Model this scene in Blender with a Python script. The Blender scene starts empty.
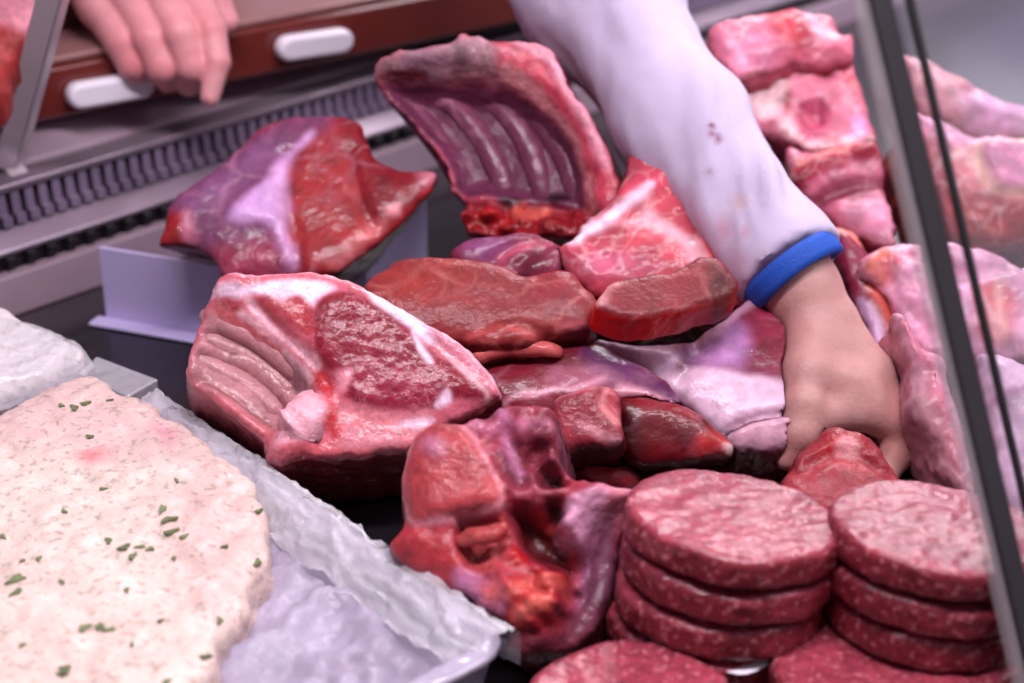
import bpy, math, random
import numpy as np
from mathutils import Vector, Matrix

rng = random.Random(7)
C = bpy.context.scene.collection
f32 = np.float32

# ------------------------------------------------------------------ camera measurements
FPX = 1750.0
PITCH = math.radians(26.5)
TGT = np.array([0.0, 0.0, 0.04])
DIST = 1.15
FWD = np.array([0.0, math.cos(PITCH), -math.sin(PITCH)])
RGT = np.array([1.0, 0.0, 0.0])
UPV = np.array([0.0, math.sin(PITCH), math.cos(PITCH)])
CAM = TGT - FWD * DIST
UZ = np.array([0, 0, 1.0])
# the display case runs along CU; CV points to the butcher's side
CU = np.array([0.70, 0.714, 0.0]); CU /= np.linalg.norm(CU)
CV = np.array([-CU[1], CU[0], 0.0])


def ray(p):
    return FWD + RGT * ((p[0] - 512.0) / FPX) + UPV * ((341.5 - p[1]) / FPX)


def at(px, py, d):
    return CAM + ray((px, py)) * d


def onz(px, py, z=0.0):
    r = ray((px, py))
    return CAM + r * ((z - CAM[2]) / r[2])


def onplane(p, o, n):
    r = ray(p)
    return CAM + r * (np.dot(o - CAM, n) / np.dot(r, n))


def unit(v):
    v = np.array(v, float)
    return v / np.linalg.norm(v)


def Z(x0, y0, s, pts):
    return [(x0 + x / s, y0 + y / s) for x, y in pts]


# ------------------------------------------------------------------ noise
def _hash(ix, iy, iz, seed):
    h = (ix.astype(np.uint32) * np.uint32(374761393) + iy.astype(np.uint32) * np.uint32(668265263)
         + iz.astype(np.uint32) * np.uint32(2246822519) + np.uint32((seed * 974711) & 0xffffffff))
    h = (h ^ (h >> np.uint32(13))) * np.uint32(1274126177)
    h = h ^ (h >> np.uint32(16))
    return (h & np.uint32(0xffffff)).astype(f32) / f32(0xffffff) * 2 - 1


def vnoise(P, seed=0):
    P = P + 1000.0
    i = np.floor(P).astype(np.int64)
    f = (P - i).astype(f32)
    f = f * f * (3 - 2 * f)
    x, y, z = i[:, 0], i[:, 1], i[:, 2]
    r = 0
    for dx in (0, 1):
        wx = f[:, 0] if dx else 1 - f[:, 0]
        for dy in (0, 1):
            wy = f[:, 1] if dy else 1 - f[:, 1]
            for dz in (0, 1):
                wz = f[:, 2] if dz else 1 - f[:, 2]
                r = r + wx * wy * wz * _hash(x + dx, y + dy, z + dz, seed)
    return r


def fbm(P, scale, seed=0, oct=3, gain=0.5):
    a, s, t = 1.0, 0.0, 0.0
    P = P / scale
    for k in range(oct):
        s = s + a * vnoise(P, seed + 17 * k)
        t += a
        a *= gain
        P = P * 2.03 + 3.1
    return s / t


def sstep(a, b, x):
    t = np.clip((x - a) / (b - a + 1e-12), 0, 1)
    return t * t * (3 - 2 * t)


# ------------------------------------------------------------------ 2-D distances
def smooth_poly(pts, n=4, closed=True):
    pts = np.asarray(pts, float)
    m = len(pts)
    out = []
    rngk = range(m) if closed else range(m - 1)
    for i in rngk:
        if closed:
            p0, p1, p2, p3 = pts[i - 1], pts[i], pts[(i + 1) % m], pts[(i + 2) % m]
        else:
            p0, p1, p2, p3 = pts[max(i - 1, 0)], pts[i], pts[i + 1], pts[min(i + 2, m - 1)]
        for k in range(n):
            t = k / n
            out.append(0.5 * ((2 * p1) + (-p0 + p2) * t + (2 * p0 - 5 * p1 + 4 * p2 - p3) * t * t
                              + (-p0 + 3 * p1 - 3 * p2 + p3) * t ** 3))
    if not closed:
        out.append(pts[-1])
    return np.array(out)


def poly_sd(X, Y, poly):
    d = np.full(X.shape, 1e9, f32)
    ins = np.zeros(X.shape, bool)
    m = len(poly)
    for i in range(m):
        ax, ay = poly[i]
        bx, by = poly[(i + 1) % m]
        ex, ey = bx - ax, by - ay
        L = ex * ex + ey * ey + 1e-14
        wx, wy = X - ax, Y - ay
        t = np.clip((wx * ex + wy * ey) / L, 0, 1)
        d = np.minimum(d, (wx - t * ex) ** 2 + (wy - t * ey) ** 2)
        if abs(ey) > 1e-12:
            c = ((ay > Y) != (by > Y)) & (X < ex * (Y - ay) / ey + ax)
            ins ^= c
    d = np.sqrt(d)
    return np.where(ins, -d, d).astype(f32)


def line_d(X, Y, pl):
    d = np.full(X.shape, 1e9, f32)
    for i in range(len(pl) - 1):
        ax, ay = pl[i]
        ex, ey = pl[i + 1][0] - ax, pl[i + 1][1] - ay
        L = ex * ex + ey * ey + 1e-14
        wx, wy = X - ax, Y - ay
        t = np.clip((wx * ex + wy * ey) / L, 0, 1)
        d = np.minimum(d, (wx - t * ex) ** 2 + (wy - t * ey) ** 2)
    return np.sqrt(d)


# ------------------------------------------------------------------ surface nets
def surface_nets(F, lo, h):
    nx, ny, nz = F.shape
    S = F < 0
    cnt = np.zeros((nx - 1, ny - 1, nz - 1), np.int8)
    for dx in (0, 1):
        for dy in (0, 1):
            for dz in (0, 1):
                cnt += S[dx:nx - 1 + dx, dy:ny - 1 + dy, dz:nz - 1 + dz]
    act = (cnt > 0) & (cnt < 8)
    ids = np.full(act.shape, -1, np.int64)
    I = np.argwhere(act)
    if len(I) == 0:
        return np.zeros((0, 3)), np.zeros((0, 4), int)
    ids[act] = np.arange(len(I))
    c = {}
    for dx in (0, 1):
        for dy in (0, 1):
            for dz in (0, 1):
                c[dx, dy, dz] = F[I[:, 0] + dx, I[:, 1] + dy, I[:, 2] + dz]
    acc = np.zeros((len(I), 3))
    n = np.zeros(len(I))
    keys = list(c)
    for a in keys:
        for ax in range(3):
            if a[ax] == 0:
                b = list(a); b[ax] = 1; b = tuple(b)
                fa, fb = c[a], c[b]
                m = (fa < 0) != (fb < 0)
                t = np.where(m, fa / np.where(m, fa - fb, 1), 0)
                for k in range(3):
                    acc[:, k] += np.where(m, a[k] + (t if k == ax else 0), 0)
                n += m
    V = (I + acc / n[:, None]) * h + lo
    Q = []
    for ax in range(3):
        o1, o2 = [(1, 2), (2, 0), (0, 1)][ax]
        sl0 = [slice(None)] * 3; sl1 = [slice(None)] * 3
        sl0[ax] = slice(0, -1); sl1[ax] = slice(1, None)
        A, B = S[tuple(sl0)], S[tuple(sl1)]
        E = np.argwhere(A != B)
        m = (E[:, o1] > 0) & (E[:, o2] > 0) & (E[:, o1] < F.shape[o1] - 1) & (E[:, o2] < F.shape[o2] - 1)
        E = E[m]
        fl = A[tuple(E.T)]
        q = []
        for d1, d2 in ((1, 1), (0, 1), (0, 0), (1, 0)):
            K = E.copy(); K[:, o1] -= d1; K[:, o2] -= d2
            q.append(ids[tuple(K.T)])
        q = np.stack(q, 1)
        q[~fl] = q[~fl][:, ::-1]
        Q.append(q)
    return V, np.concatenate(Q)


def keep_largest(V, Q):
    lab = np.arange(len(V))
    for _ in range(4000):
        m = lab[Q].min(1)
        new = lab.copy()
        np.minimum.at(new, Q.ravel(), np.repeat(m, 4))
        new = new[new]
        if (new == lab).all():
            break
        lab = new
    u, ct = np.unique(lab, return_counts=True)
    if len(u) == 1:
        return V, Q
    k = lab == u[ct.argmax()]
    idx = np.cumsum(k) - 1
    return V[k], idx[Q[k[Q[:, 0]]]]


def vnormals(V, Q):
    a = V[Q[:, 2]] - V[Q[:, 0]]
    b = V[Q[:, 3]] - V[Q[:, 1]]
    fn = np.cross(a, b)
    N = np.zeros_like(V)
    for k in range(4):
        np.add.at(N, Q[:, k], fn)
    return N / (np.linalg.norm(N, axis=1)[:, None] + 1e-12)


# ------------------------------------------------------------------ linking objects
def lin(c):
    c = np.asarray(c, float) / 255.0
    return np.where(c <= 0.04045, c / 12.92, ((c + 0.055) / 1.055) ** 2.4)


def flesh(c):
    l = lin(c)
    return np.clip(l ** 1.22 * np.array([0.93, 0.91, 1.16]), 0, 1)


def tag(o, label=None, cat=None, group=None, kind=None):
    if label: o['label'] = label
    if cat: o['category'] = cat
    if group: o['group'] = group
    if kind: o['kind'] = kind
    return o


def link_mesh(name, V, Qs, mat, parent=None, col=None, smooth=True, origin=None):
    V = np.asarray(V, float)
    if origin is None:
        if parent is not None:
            origin = np.array(parent['_o'])
        else:
            origin = np.array([V[:, 0].mean(), V[:, 1].mean(), V[:, 2].min()])
    me = bpy.data.meshes.new(name)
    me.from_pydata((V - origin).tolist(), [], Qs.tolist() if hasattr(Qs, 'tolist') else Qs)
    if smooth:
        me.polygons.foreach_set('use_smooth', [True] * len(me.polygons))
    if col is not None:
        at_ = me.attributes.new('Col', 'FLOAT_COLOR', 'POINT')
        cc = np.ones((len(V), 4), f32); cc[:, :3] = col
        at_.data.foreach_set('color', cc.ravel())
    me.materials.append(mat)
    me.update()
    o = bpy.data.objects.new(name, me)
    C.objects.link(o)
    if parent is not None:
        o.parent = parent
        o.location = origin - np.array(parent['_o'])
    else:
        o.location = origin
    o['_o'] = [float(x) for x in origin]
    return o


def empty(name, loc):
    o = bpy.data.objects.new(name, None)
    o.location = loc
    o.empty_display_size = 0.02
    C.objects.link(o)
    o['_o'] = [float(x) for x in loc]
    return o


class MB:
    def __init__(s):
        s.v, s.f = [], []

    def add(s, V, Fc):
        k = len(s.v)
        s.v += [tuple(map(float, p)) for p in V]
        s.f += [tuple(i + k for i in f) for f in Fc]
        return s

    def box(s, o, a, b, c):
        """parallelepiped: corner o, edges a b c"""
        o, a, b, c = map(np.array, (o, a, b, c))
        V = [o, o + a, o + a + b, o + b, o + c, o + a + c, o + a + b + c, o + b + c]
        Fc = [(3, 2, 1, 0), (4, 5, 6, 7), (0, 1, 5, 4), (1, 2, 6, 5), (2, 3, 7, 6), (3, 0, 4, 7)]
        if np.dot(np.cross(a, b), c) < 0:
            Fc = [f[::-1] for f in Fc]
        return s.add(V, Fc)

    def prism(s, poly, ext):
        """poly: list of 3-D points, extruded by ext"""
        P = [np.array(p) for p in poly]
        n = len(P)
        V = P + [p + np.array(ext) for p in P]
        nn = sum(np.cross(P[i] - P[0], P[(i + 1) % n] - P[0]) for i in range(n))
        Fc = [tuple(range(n))[::-1], tuple(range(n, 2 * n))] + [(i, (i + 1) % n, n + (i + 1) % n, n + i) for i in range(n)]
        if np.dot(nn, ext) < 0:
            Fc = [f[::-1] for f in Fc]
        return s.add(V, Fc)

    def build(s, name, mat, parent=None, bevel=0, smooth=False, seg=2):
        o = link_mesh(name, np.array(s.v), s.f, mat, parent, smooth=smooth or bevel > 0)
        if bevel:
            m = o.modifiers.new('bevel', 'BEVEL'); m.width = bevel; m.segments = seg; m.limit_method = 'ANGLE'
            w = o.modifiers.new('wn', 'WEIGHTED_NORMAL')
        return o


# ------------------------------------------------------------------ materials
def new_mat(name):
    m = bpy.data.materials.new(name)
    m.use_nodes = True
    return m, m.node_tree.nodes, m.node_tree.links, m.node_tree.nodes['Principled BSDF']


def ramp(N, pos):
    r = N.new('ShaderNodeValToRGB')
    e = r.color_ramp.elements
    while len(e) < len(pos): e.new(0.5)
    for k, (p, c) in enumerate(pos):
        e[k].position = p
        e[k].color = (*c, 1) if not np.isscalar(c) else (c, c, c, 1)
    return r


def mat_plain(name, c, rough=0.5, metal=0.0, bump=0, bscale=200, var=0.08, vscale=30, coat=0, sss=0, spec=0.5):
    m, N, L, b = new_mat(name)
    tc = N.new('ShaderNodeTexCoord')
    n = N.new('ShaderNodeTexNoise'); n.inputs['Scale'].default_value = vscale; n.inputs['Detail'].default_value = 4
    L.new(tc.outputs['Object'], n.inputs['Vector'])
    c = lin(c)
    r = ramp(N, [(0.3, np.clip(c * (1 - var), 0, 1)), (0.7, np.clip(c * (1 + var), 0, 1))])
    L.new(n.outputs['Fac'], r.inputs[0]); L.new(r.outputs[0], b.inputs['Base Color'])
    b.inputs['Roughness'].default_value = rough
    b.inputs['Metallic'].default_value = metal
    b.inputs['Specular IOR Level'].default_value = spec
    b.inputs['Coat Weight'].default_value = coat
    b.inputs['Coat Roughness'].default_value = 0.1
    if sss:
        b.inputs['Subsurface Weight'].default_value = sss
        b.inputs['Subsurface Radius'].default_value = (1, .35, .25)
        b.inputs['Subsurface Scale'].default_value = 0.006
    if bump:
        n2 = N.new('ShaderNodeTexNoise'); n2.inputs['Scale'].default_value = bscale; n2.inputs['Detail'].default_value = 5
        L.new(tc.outputs['Object'], n2.inputs['Vector'])
        bp = N.new('ShaderNodeBump'); bp.inputs['Strength'].default_value = bump; bp.inputs['Distance'].default_value = 0.002
        L.new(n2.outputs['Fac'], bp.inputs['Height']); L.new(bp.outputs[0], b.inputs['Normal'])
    return m


def mat_flesh(name, rough=0.5, bump=0.5, bscale=260, grain=0.25, gscale=180, vein=0.0, veincol=(235, 190, 190), vscale=55,
              sss=0.04, spec=0.2, coat=0.35, fibre=0.0, speck=0.0, speckcol=(230, 160, 165), spscale=240, scale3=(1, 1, 1)):
    m, N, L, b = new_mat(name)
    tc = N.new('ShaderNodeTexCoord')
    mp = N.new('ShaderNodeMapping'); mp.inputs['Scale'].default_value = scale3
    L.new(tc.outputs['Object'], mp.inputs['Vector'])
    co = mp.outputs['Vector']
    a = N.new('ShaderNodeAttribute'); a.attribute_name = 'Col'
    # grain: multiplies the flesh colour
    n = N.new('ShaderNodeTexNoise'); n.inputs['Scale'].default_value = gscale; n.inputs['Detail'].default_value = 6; n.inputs['Roughness'].default_value = 0.65
    L.new(co, n.inputs['Vector'])
    mr = N.new('ShaderNodeMapRange'); mr.inputs['From Min'].default_value = 0.3; mr.inputs['From Max'].default_value = 0.7
    mr.inputs['To Min'].default_value = 1 - grain; mr.inputs['To Max'].default_value = 1 + grain
    L.new(n.outputs['Fac'], mr.inputs['Value'])
    mx = N.new('ShaderNodeVectorMath'); mx.operation = 'SCALE'
    L.new(a.outputs['Color'], mx.inputs[0]); L.new(mr.outputs[0], mx.inputs['Scale'])
    col = mx.outputs[0]

    def blend(col, fac, c):
        x = N.new('ShaderNodeMix'); x.data_type = 'RGBA'
        L.new(fac, x.inputs['Factor']); L.new(col, x.inputs[6]); x.inputs[7].default_value = (*lin(c), 1)
        return x.outputs[2]
    if vein:
        nw = N.new('ShaderNodeTexNoise'); nw.inputs['Scale'].default_value = vscale * 0.9; nw.inputs['Detail'].default_value = 4
        L.new(co, nw.inputs['Vector'])
        ad = N.new('ShaderNodeVectorMath'); ad.operation = 'MULTIPLY_ADD'
        L.new(nw.outputs['Color'], ad.inputs[0]); ad.inputs[1].default_value = (0.03, 0.03, 0.03); L.new(co, ad.inputs[2])
        v = N.new('ShaderNodeTexVoronoi'); v.feature = 'DISTANCE_TO_EDGE'; v.inputs['Scale'].default_value = vscale
        L.new(ad.outputs[0], v.inputs['Vector'])
        r = ramp(N, [(0.0, 1.0), (0.09, 0.0)])
        L.new(v.outputs['Distance'], r.inputs[0])
        n3 = N.new('ShaderNodeTexNoise'); n3.inputs['Scale'].default_value = vscale * 0.5
        L.new(co, n3.inputs['Vector'])
        r3 = ramp(N, [(0.42, 0.0), (0.62, vein)])
        L.new(n3.outputs['Fac'], r3.inputs[0])
        mm = N.new('ShaderNodeMath'); mm.operation = 'MULTIPLY'
        L.new(r.outputs[0], mm.inputs[0]); L.new(r3.outputs[0], mm.inputs[1])
        col = blend(col, mm.outputs[0], veincol)
    if speck:
        n4 = N.new('ShaderNodeTexNoise'); n4.inputs['Scale'].default_value = spscale; n4.inputs['Detail'].default_value = 3
        L.new(co, n4.inputs['Vector'])
        r4 = ramp(N, [(0.56, 0.0), (0.66, speck)])
        L.new(n4.outputs['Fac'], r4.inputs[0])
        col = blend(col, r4.outputs[0], speckcol)
    L.new(col, b.inputs['Base Color'])
    b.inputs['Roughness'].default_value = rough
    b.inputs['Specular IOR Level'].default_value = spec
    b.inputs['Coat Weight'].default_value = coat
    b.inputs['Coat Roughness'].default_value = 0.16
    b.inputs['Subsurface Weight'].default_value = sss
    b.inputs['Subsurface Radius'].default_value = (1, .3, .25)
    b.inputs['Subsurface Scale'].default_value = 0.002
    n2 = N.new('ShaderNodeTexNoise'); n2.inputs['Scale'].default_value = bscale; n2.inputs['Detail'].default_value = 5
    L.new(co, n2.inputs['Vector'])
    bp = N.new('ShaderNodeBump'); bp.inputs['Strength'].default_value = bump; bp.inputs['Distance'].default_value = 0.002
    L.new(n2.outputs['Fac'], bp.inputs['Height']); L.new(bp.outputs[0], b.inputs['Normal'])
    if coat: L.new(bp.outputs[0], b.inputs['Coat Normal'])
    return m


# ------------------------------------------------------------------ volumes that already stand somewhere (later ones make room for them)
SOLID = []


def sample_grid(S, W):
    F, lo, h, o, R = S
    L = (W - o) @ R          # world -> local (R columns are axes)
    g = (L - lo) / h
    i = np.floor(g).astype(int)
    sh = np.array(F.shape) - 2
    ok = ((i >= 0) & (i <= sh)).all(1)
    out = np.full(len(W), 1.0, f32)
    if ok.any():
        i = i[ok]; f = g[ok] - i
        r = 0
        for dx in (0, 1):
            for dy in (0, 1):
                for dz in (0, 1):
                    w = ((f[:, 0] if dx else 1 - f[:, 0]) * (f[:, 1] if dy else 1 - f[:, 1]) * (f[:, 2] if dz else 1 - f[:, 2]))
                    r = r + w * F[i[:, 0] + dx, i[:, 1] + dy, i[:, 2] + dz]
        out[ok] = r
    return out


def carve(F, lo, h, o, R, gap=0.0006, deck=True, skip=()):
    nx, ny, nz = F.shape
    gx, gy, gz = [lo[k] + h * np.arange(F.shape[k]) for k in range(3)]
    if deck:
        wz = (o[2] + gx[:, None, None] * R[2, 0] + gy[None, :, None] * R[2, 1] + gz[None, None, :] * R[2, 2]).astype(f32)
        F = np.maximum(F, 0.0008 - wz)
    near = F < 3 * h
    idx = np.argwhere(near)
    if not len(idx): return F
    W = (idx * h + lo) @ R.T + o
    wlo, whi = W.min(0), W.max(0)
    for S in SOLID:
        if id(S[0]) in skip: continue
        if (S[5] > whi).any() or (S[6] < wlo).any(): continue
        g = sample_grid(S[:5], W)
        vals = F[tuple(idx.T)]
        F[tuple(idx.T)] = np.maximum(vals, gap - g)
    return F


def register(F, lo, h, o, R):
    idx = np.argwhere(F < 0)
    if not len(idx): return
    W = (idx * h + lo) @ R.T + o
    SOLID.append((F, lo, h, o, R, W.min(0) - 2 * h, W.max(0) + 2 * h))


# ------------------------------------------------------------------ pieces of meat: outline on a plane, thickness, relief and flesh colours
class Frame:
    def __init__(s, anchor, n):
        s.o = onz(*anchor)
        s.n = unit(n)
        e1 = RGT - s.n * np.dot(RGT, s.n)
        s.e1 = unit(e1)
        s.e2 = np.cross(s.n, s.e1)
        s.R = np.stack([s.e1, s.e2, s.n], 1)

    def d2(s, pts):
        out = []
        for p in pts:
            q = onplane(p, s.o, s.n) - s.o
            out.append((np.dot(q, s.e1), np.dot(q, s.e2)))
        return np.array(out)

    def pt(s, p, off=0.0):
        return onplane(p, s.o, s.n) + s.n * off


def meat(name, anchor, n, out, thick, base, side=None, mat=None, dome=0.0, R=0.02, rnd=0.006, feats=(), paints=(),
         h=0.0022, amp=0.0012, nscale=0.02, warp=0.003, pw=0.004, taper=0.0, seed=None, smooth=3, mod=0.17, gap=0.0006, fr=None):
    fr = fr or Frame(anchor, n)
    dome, R, rnd = dome * .75, R * .8, rnd * .65
    seed = seed if seed is not None else (sum(ord(c) * (i + 3) for i, c in enumerate(name)) + int(anchor[0]) * 7) % 997
    P = fr.d2(out)
    if smooth: P = smooth_poly(P, smooth)
    hmax = sum(max(0, x[3] if x[0] == 'l' else x[2]) for x in feats) if feats else 0
    hmax = min(hmax, 0.03) + .004
    mg = 3.5 * h + warp + max(0, taper) * thick
    lo = np.array([P[:, 0].min() - mg, P[:, 1].min() - mg, -thick - 3 * h])
    hi = np.array([P[:, 0].max() + mg, P[:, 1].max() + mg, hmax + 4 * h])
    # nothing of it can reach below the deck
    nn = np.ceil((hi - lo) / h).astype(int) + 1
    gx, gy, gz = [(lo[k] + h * np.arange(nn[k])).astype(f32) for k in range(3)]
    X, Y = np.meshgrid(gx, gy, indexing='ij')
    flat = np.stack([X.ravel(), Y.ravel(), 0 * X.ravel()], 1)
    d = poly_sd(X, Y, P)
    d = d + warp * fbm(flat, 0.022, seed, 3).reshape(X.shape) + .0012 * fbm(flat, 0.006, seed + 3, 2).reshape(X.shape)
    s = np.clip(-d / R, 0, 1)
    top = dome * np.sqrt(np.clip(1 - (1 - s) ** 2, 0, 1)) - dome
    for ft in feats:
        if ft[0] == 'p':
            q = smooth_poly(fr.d2(ft[1]), 3)
            top = top + ft[2] * sstep(ft[3], -ft[3], poly_sd(X, Y, q))
        elif ft[0] == 'n':
            q = smooth_poly(fr.d2(ft[1]), 3)
            top = top + (ft[2] * fbm(flat, ft[3], seed + 63, 3).reshape(X.shape) - ft[2] * .3) * sstep(.004, -.004, poly_sd(X, Y, q))
        else:
            q = smooth_poly(fr.d2(ft[1]), 3, False)
            top = top + ft[3] * np.exp(-(line_d(X, Y, q) / ft[2]) ** 2)
    z = gz[None, None, :]
    dz = np.maximum(z - top[:, :, None], -thick - z)
    dd = d[:, :, None] + taper * z + rnd
    q1 = dz + rnd
    F = (np.minimum(np.maximum(dd, q1), 0) + np.sqrt(np.maximum(dd, 0) ** 2 + np.maximum(q1, 0) ** 2) - rnd).astype(f32)
    F = carve(F, lo, h, fr.o, fr.R, gap)
    F[0], F[-1], F[:, 0], F[:, -1], F[:, :, 0], F[:, :, -1] = (np.maximum(F[0], h), np.maximum(F[-1], h), np.maximum(F[:, 0], h),
                                                               np.maximum(F[:, -1], h), np.maximum(F[:, :, 0], h), np.maximum(F[:, :, -1], h))
    V, Q = surface_nets(F, lo, h)
    V, Q = keep_largest(V, Q)
    register(F, lo, h, fr.o, fr.R)
    N = vnormals(V, Q)
    dsp = fbm(V, nscale, seed + 5, 4)
    # ---- flesh colours
    W2 = V + pw * np.stack([fbm(V, 0.02, seed + 31, 3), fbm(V, 0.02, seed + 47, 3), 0 * V[:, 0]], 1)
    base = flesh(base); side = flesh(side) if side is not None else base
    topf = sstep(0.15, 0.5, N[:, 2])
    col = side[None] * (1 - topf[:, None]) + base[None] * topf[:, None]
    x, y = W2[:, 0].astype(f32), W2[:, 1].astype(f32)
    for pt in paints:
        if pt[0] in 'pP':
            q = smooth_poly(fr.d2(pt[1]), 3)
            c, soft = flesh(pt[2]), pt[3]
            w = sstep(soft, -soft, poly_sd(x, y, q))
            a = pt[4] if len(pt) > 4 else 1.0
        else:
            q = smooth_poly(fr.d2(pt[1]), 3, False)
            wd, c, soft = pt[2], flesh(pt[3]), pt[4]
            wn = wd * (1 + 0.6 * fbm(V, 0.012, seed + 91, 2))
            w = sstep(soft, -soft, line_d(x, y, q) - wn)
            a = pt[5] if len(pt) > 5 else 1.0
        w = (w * a)[:, None]
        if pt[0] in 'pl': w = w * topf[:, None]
        col = col * (1 - w) + c[None] * w
    col = np.clip(col * (1 + mod * fbm(V, 0.012, seed + 77, 4)[:, None] * 2), 0, 1)
    V = V + N * (amp * dsp)[:, None]
    Vw = V @ fr.R.T + fr.o
    Vw[:, 2] = np.maximum(Vw[:, 2], 0.0006)
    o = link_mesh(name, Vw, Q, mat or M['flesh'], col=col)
    o_fr[o.name] = fr
    return o


o_fr = {}


def on_surf(o, px, py, tol=0.004, inset=0.0):
    """point of a piece's surface met by the sight line, pushed in a little"""
    if '_vw' not in CACHE or CACHE['_vw'][0] is not o:
        CACHE['_vw'] = (o, np.array([v.co for v in o.data.vertices]) + np.array(o['_o']))
    Vp = CACHE['_vw'][1]
    r = unit(ray((px, py)))
    d = Vp - CAM; t = d @ r
    e = np.linalg.norm(d - t[:, None] * r, axis=1)
    k = np.where(e < tol)[0]
    if not len(k): return None
    tm = t[k].min()
    k = k[t[k] < tm + 0.008]
    return CAM + r * (t[k].mean() + inset)


CACHE = {}


def tube(name, pts, radii, mat, parent=None, seg=10, col=None, flat=None, sub=4, noise=0.0, seed=1):
    """closed tapered tube through world points"""
    pts = smooth_poly(pts, sub, False)
    rad = np.interp(np.linspace(0, 1, len(pts)), np.linspace(0, 1, len(radii)), radii)
    V, Fc = [], []
    t0 = None
    for i, p in enumerate(pts):
        t = unit(pts[min(i + 1, len(pts) - 1)] - pts[max(i - 1, 0)])
        if t0 is None:
            a = np.cross(t, UZ if abs(t[2]) < .9 else RGT)
        a = unit(a - t * np.dot(a, t)); b = np.cross(t, a); t0 = t
        r = rad[i]
        if i in (0, len(pts) - 1): r *= 0.55
        for k in range(seg):
            w = 2 * math.pi * k / seg
            V.append(p + r * (a * math.cos(w) + b * math.sin(w) * (flat or 1)))
    n = len(pts)
    for i in range(n - 1):
        for k in range(seg):
            Fc.append((i * seg + k, i * seg + (k + 1) % seg, (i + 1) * seg + (k + 1) % seg, (i + 1) * seg + k))
    Fc.append(tuple(range(seg))[::-1]); Fc.append(tuple(range((n - 1) * seg, n * seg)))
    V = np.array(V)
    if noise:
        V = V + noise * np.stack([fbm(V, 0.012, seed + k, 3) for k in range(3)], 1)
    cc = None if col is None else np.tile(flesh(col), (len(V), 1)) * (1 + 0.25 * fbm(V, 0.01, seed + 9, 3)[:, None])
    return link_mesh(name, V, Fc, mat, parent, col=cc)


# ------------------------------------------------------------------ limbs: blended tapered capsules
def caps_field(prims, h, k, pad=0.01, carve_=False):
    A = np.array([p[0] for p in prims]); B = np.array([p[1] for p in prims])
    rr = np.array([[p[2], p[3]] for p in prims])
    lo = np.minimum((A - rr[:, :1]).min(0), (B - rr[:, 1:]).min(0)) - pad
    hi = np.maximum((A + rr[:, :1]).max(0), (B + rr[:, 1:]).max(0)) + pad
    nn = np.ceil((hi - lo) / h).astype(int) + 1
    F = np.full(nn, 1.0, f32)
    g = [(lo[q] + h * np.arange(nn[q])).astype(f32) for q in range(3)]
    for p in prims:
        a, b, ra, rb = p[:4]
        kk = p[4] if len(p) > 4 else k
        r = max(ra, rb) + 3 * kk + 4 * h
        i0 = np.maximum(((np.minimum(a, b) - r - lo) / h).astype(int), 0)
        i1 = np.minimum(((np.maximum(a, b) + r - lo) / h).astype(int) + 2, nn)
        gx, gy, gz = g[0][i0[0]:i1[0], None, None], g[1][None, i0[1]:i1[1], None], g[2][None, None, i0[2]:i1[2]]
        e = np.array(b) - a
        L = np.dot(e, e) + 1e-12
        wx, wy, wz = gx - f32(a[0]), gy - f32(a[1]), gz - f32(a[2])
        t = np.clip((wx * f32(e[0]) + wy * f32(e[1]) + wz * f32(e[2])) / f32(L), 0, 1)
        d = np.sqrt((wx - t * f32(e[0])) ** 2 + (wy - t * f32(e[1])) ** 2 + (wz - t * f32(e[2])) ** 2) - (ra + (rb - ra) * t)
        s = F[i0[0]:i1[0], i0[1]:i1[1], i0[2]:i1[2]]
        if kk > 0:
            hh = np.clip(0.5 + 0.5 * (s - d) / kk, 0, 1)
            v = s + (d - s) * hh - kk * hh * (1 - hh)
        else:
            v = np.minimum(s, d)
        F[i0[0]:i1[0], i0[1]:i1[1], i0[2]:i1[2]] = v
    return F, lo

# ================================================================== materials
M = {}
M['flesh'] = mat_flesh('raw_meat', grain=0.25, gscale=150, bump=0.5)
M['marbled'] = mat_flesh('marbled_meat', grain=0.25, gscale=260, vein=0.35, veincol=(214, 130, 145), vscale=110, bump=0.55, bscale=170, rough=0.5, coat=.5)
M['lean'] = mat_flesh('lean_meat', scale3=(1, 1, 1), grain=0.12, gscale=220, vein=0.5, veincol=(196, 112, 104), vscale=32, bump=0.4, rough=0.5, coat=0.25)
M['silver'] = mat_flesh('silverskin_meat', grain=0.22, gscale=110, bump=0.45, bscale=150, rough=0.45, coat=0.4, vein=.3, veincol=(200, 140, 160), vscale=30)
M['pork'] = mat_flesh('pale_pork', grain=0.14, gscale=70, bump=0.4, bscale=120, rough=0.5, vein=0.3, veincol=(245, 205, 205), vscale=38)
M['mince'] = mat_flesh('ground_meat', grain=0.34, gscale=200, bump=0.35, bscale=280, rough=0.45, coat=0.6, speck=0.45, speckcol=(222, 140, 150), spscale=270, sss=0.1)
M['fat'] = mat_flesh('fat', grain=0.08, gscale=120, bump=0.25, rough=0.4, sss=0.25)
M['skin'] = mat_flesh('skin', grain=0.07, gscale=130, bump=0.18, bscale=420, rough=0.45, coat=0.0, sss=0.2, spec=0.35)
M['cloth'] = mat_flesh('white_cotton', grain=0.03, gscale=60, bump=0.15, bscale=900, rough=0.85, coat=0, sss=0, spec=0.2)
M['paste'] = mat_flesh('herb_mince', grain=0.08, gscale=110, bump=0.9, bscale=130, rough=0.42, coat=0.15, speck=0.5, speckcol=(128, 120, 104), spscale=230, sss=0.2)
M['blue'] = mat_plain('blue_ribbing', (20, 80, 185), 0.7, bump=0.3, bscale=700)
M['apron'] = mat_plain('maroon_cloth', (88, 36, 38), 0.8, bump=0.2, bscale=800)
M['steel'] = mat_plain('brushed_steel', (168, 150, 165), 0.38, 0.75, bump=0.05, bscale=90, var=0.05)
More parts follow.
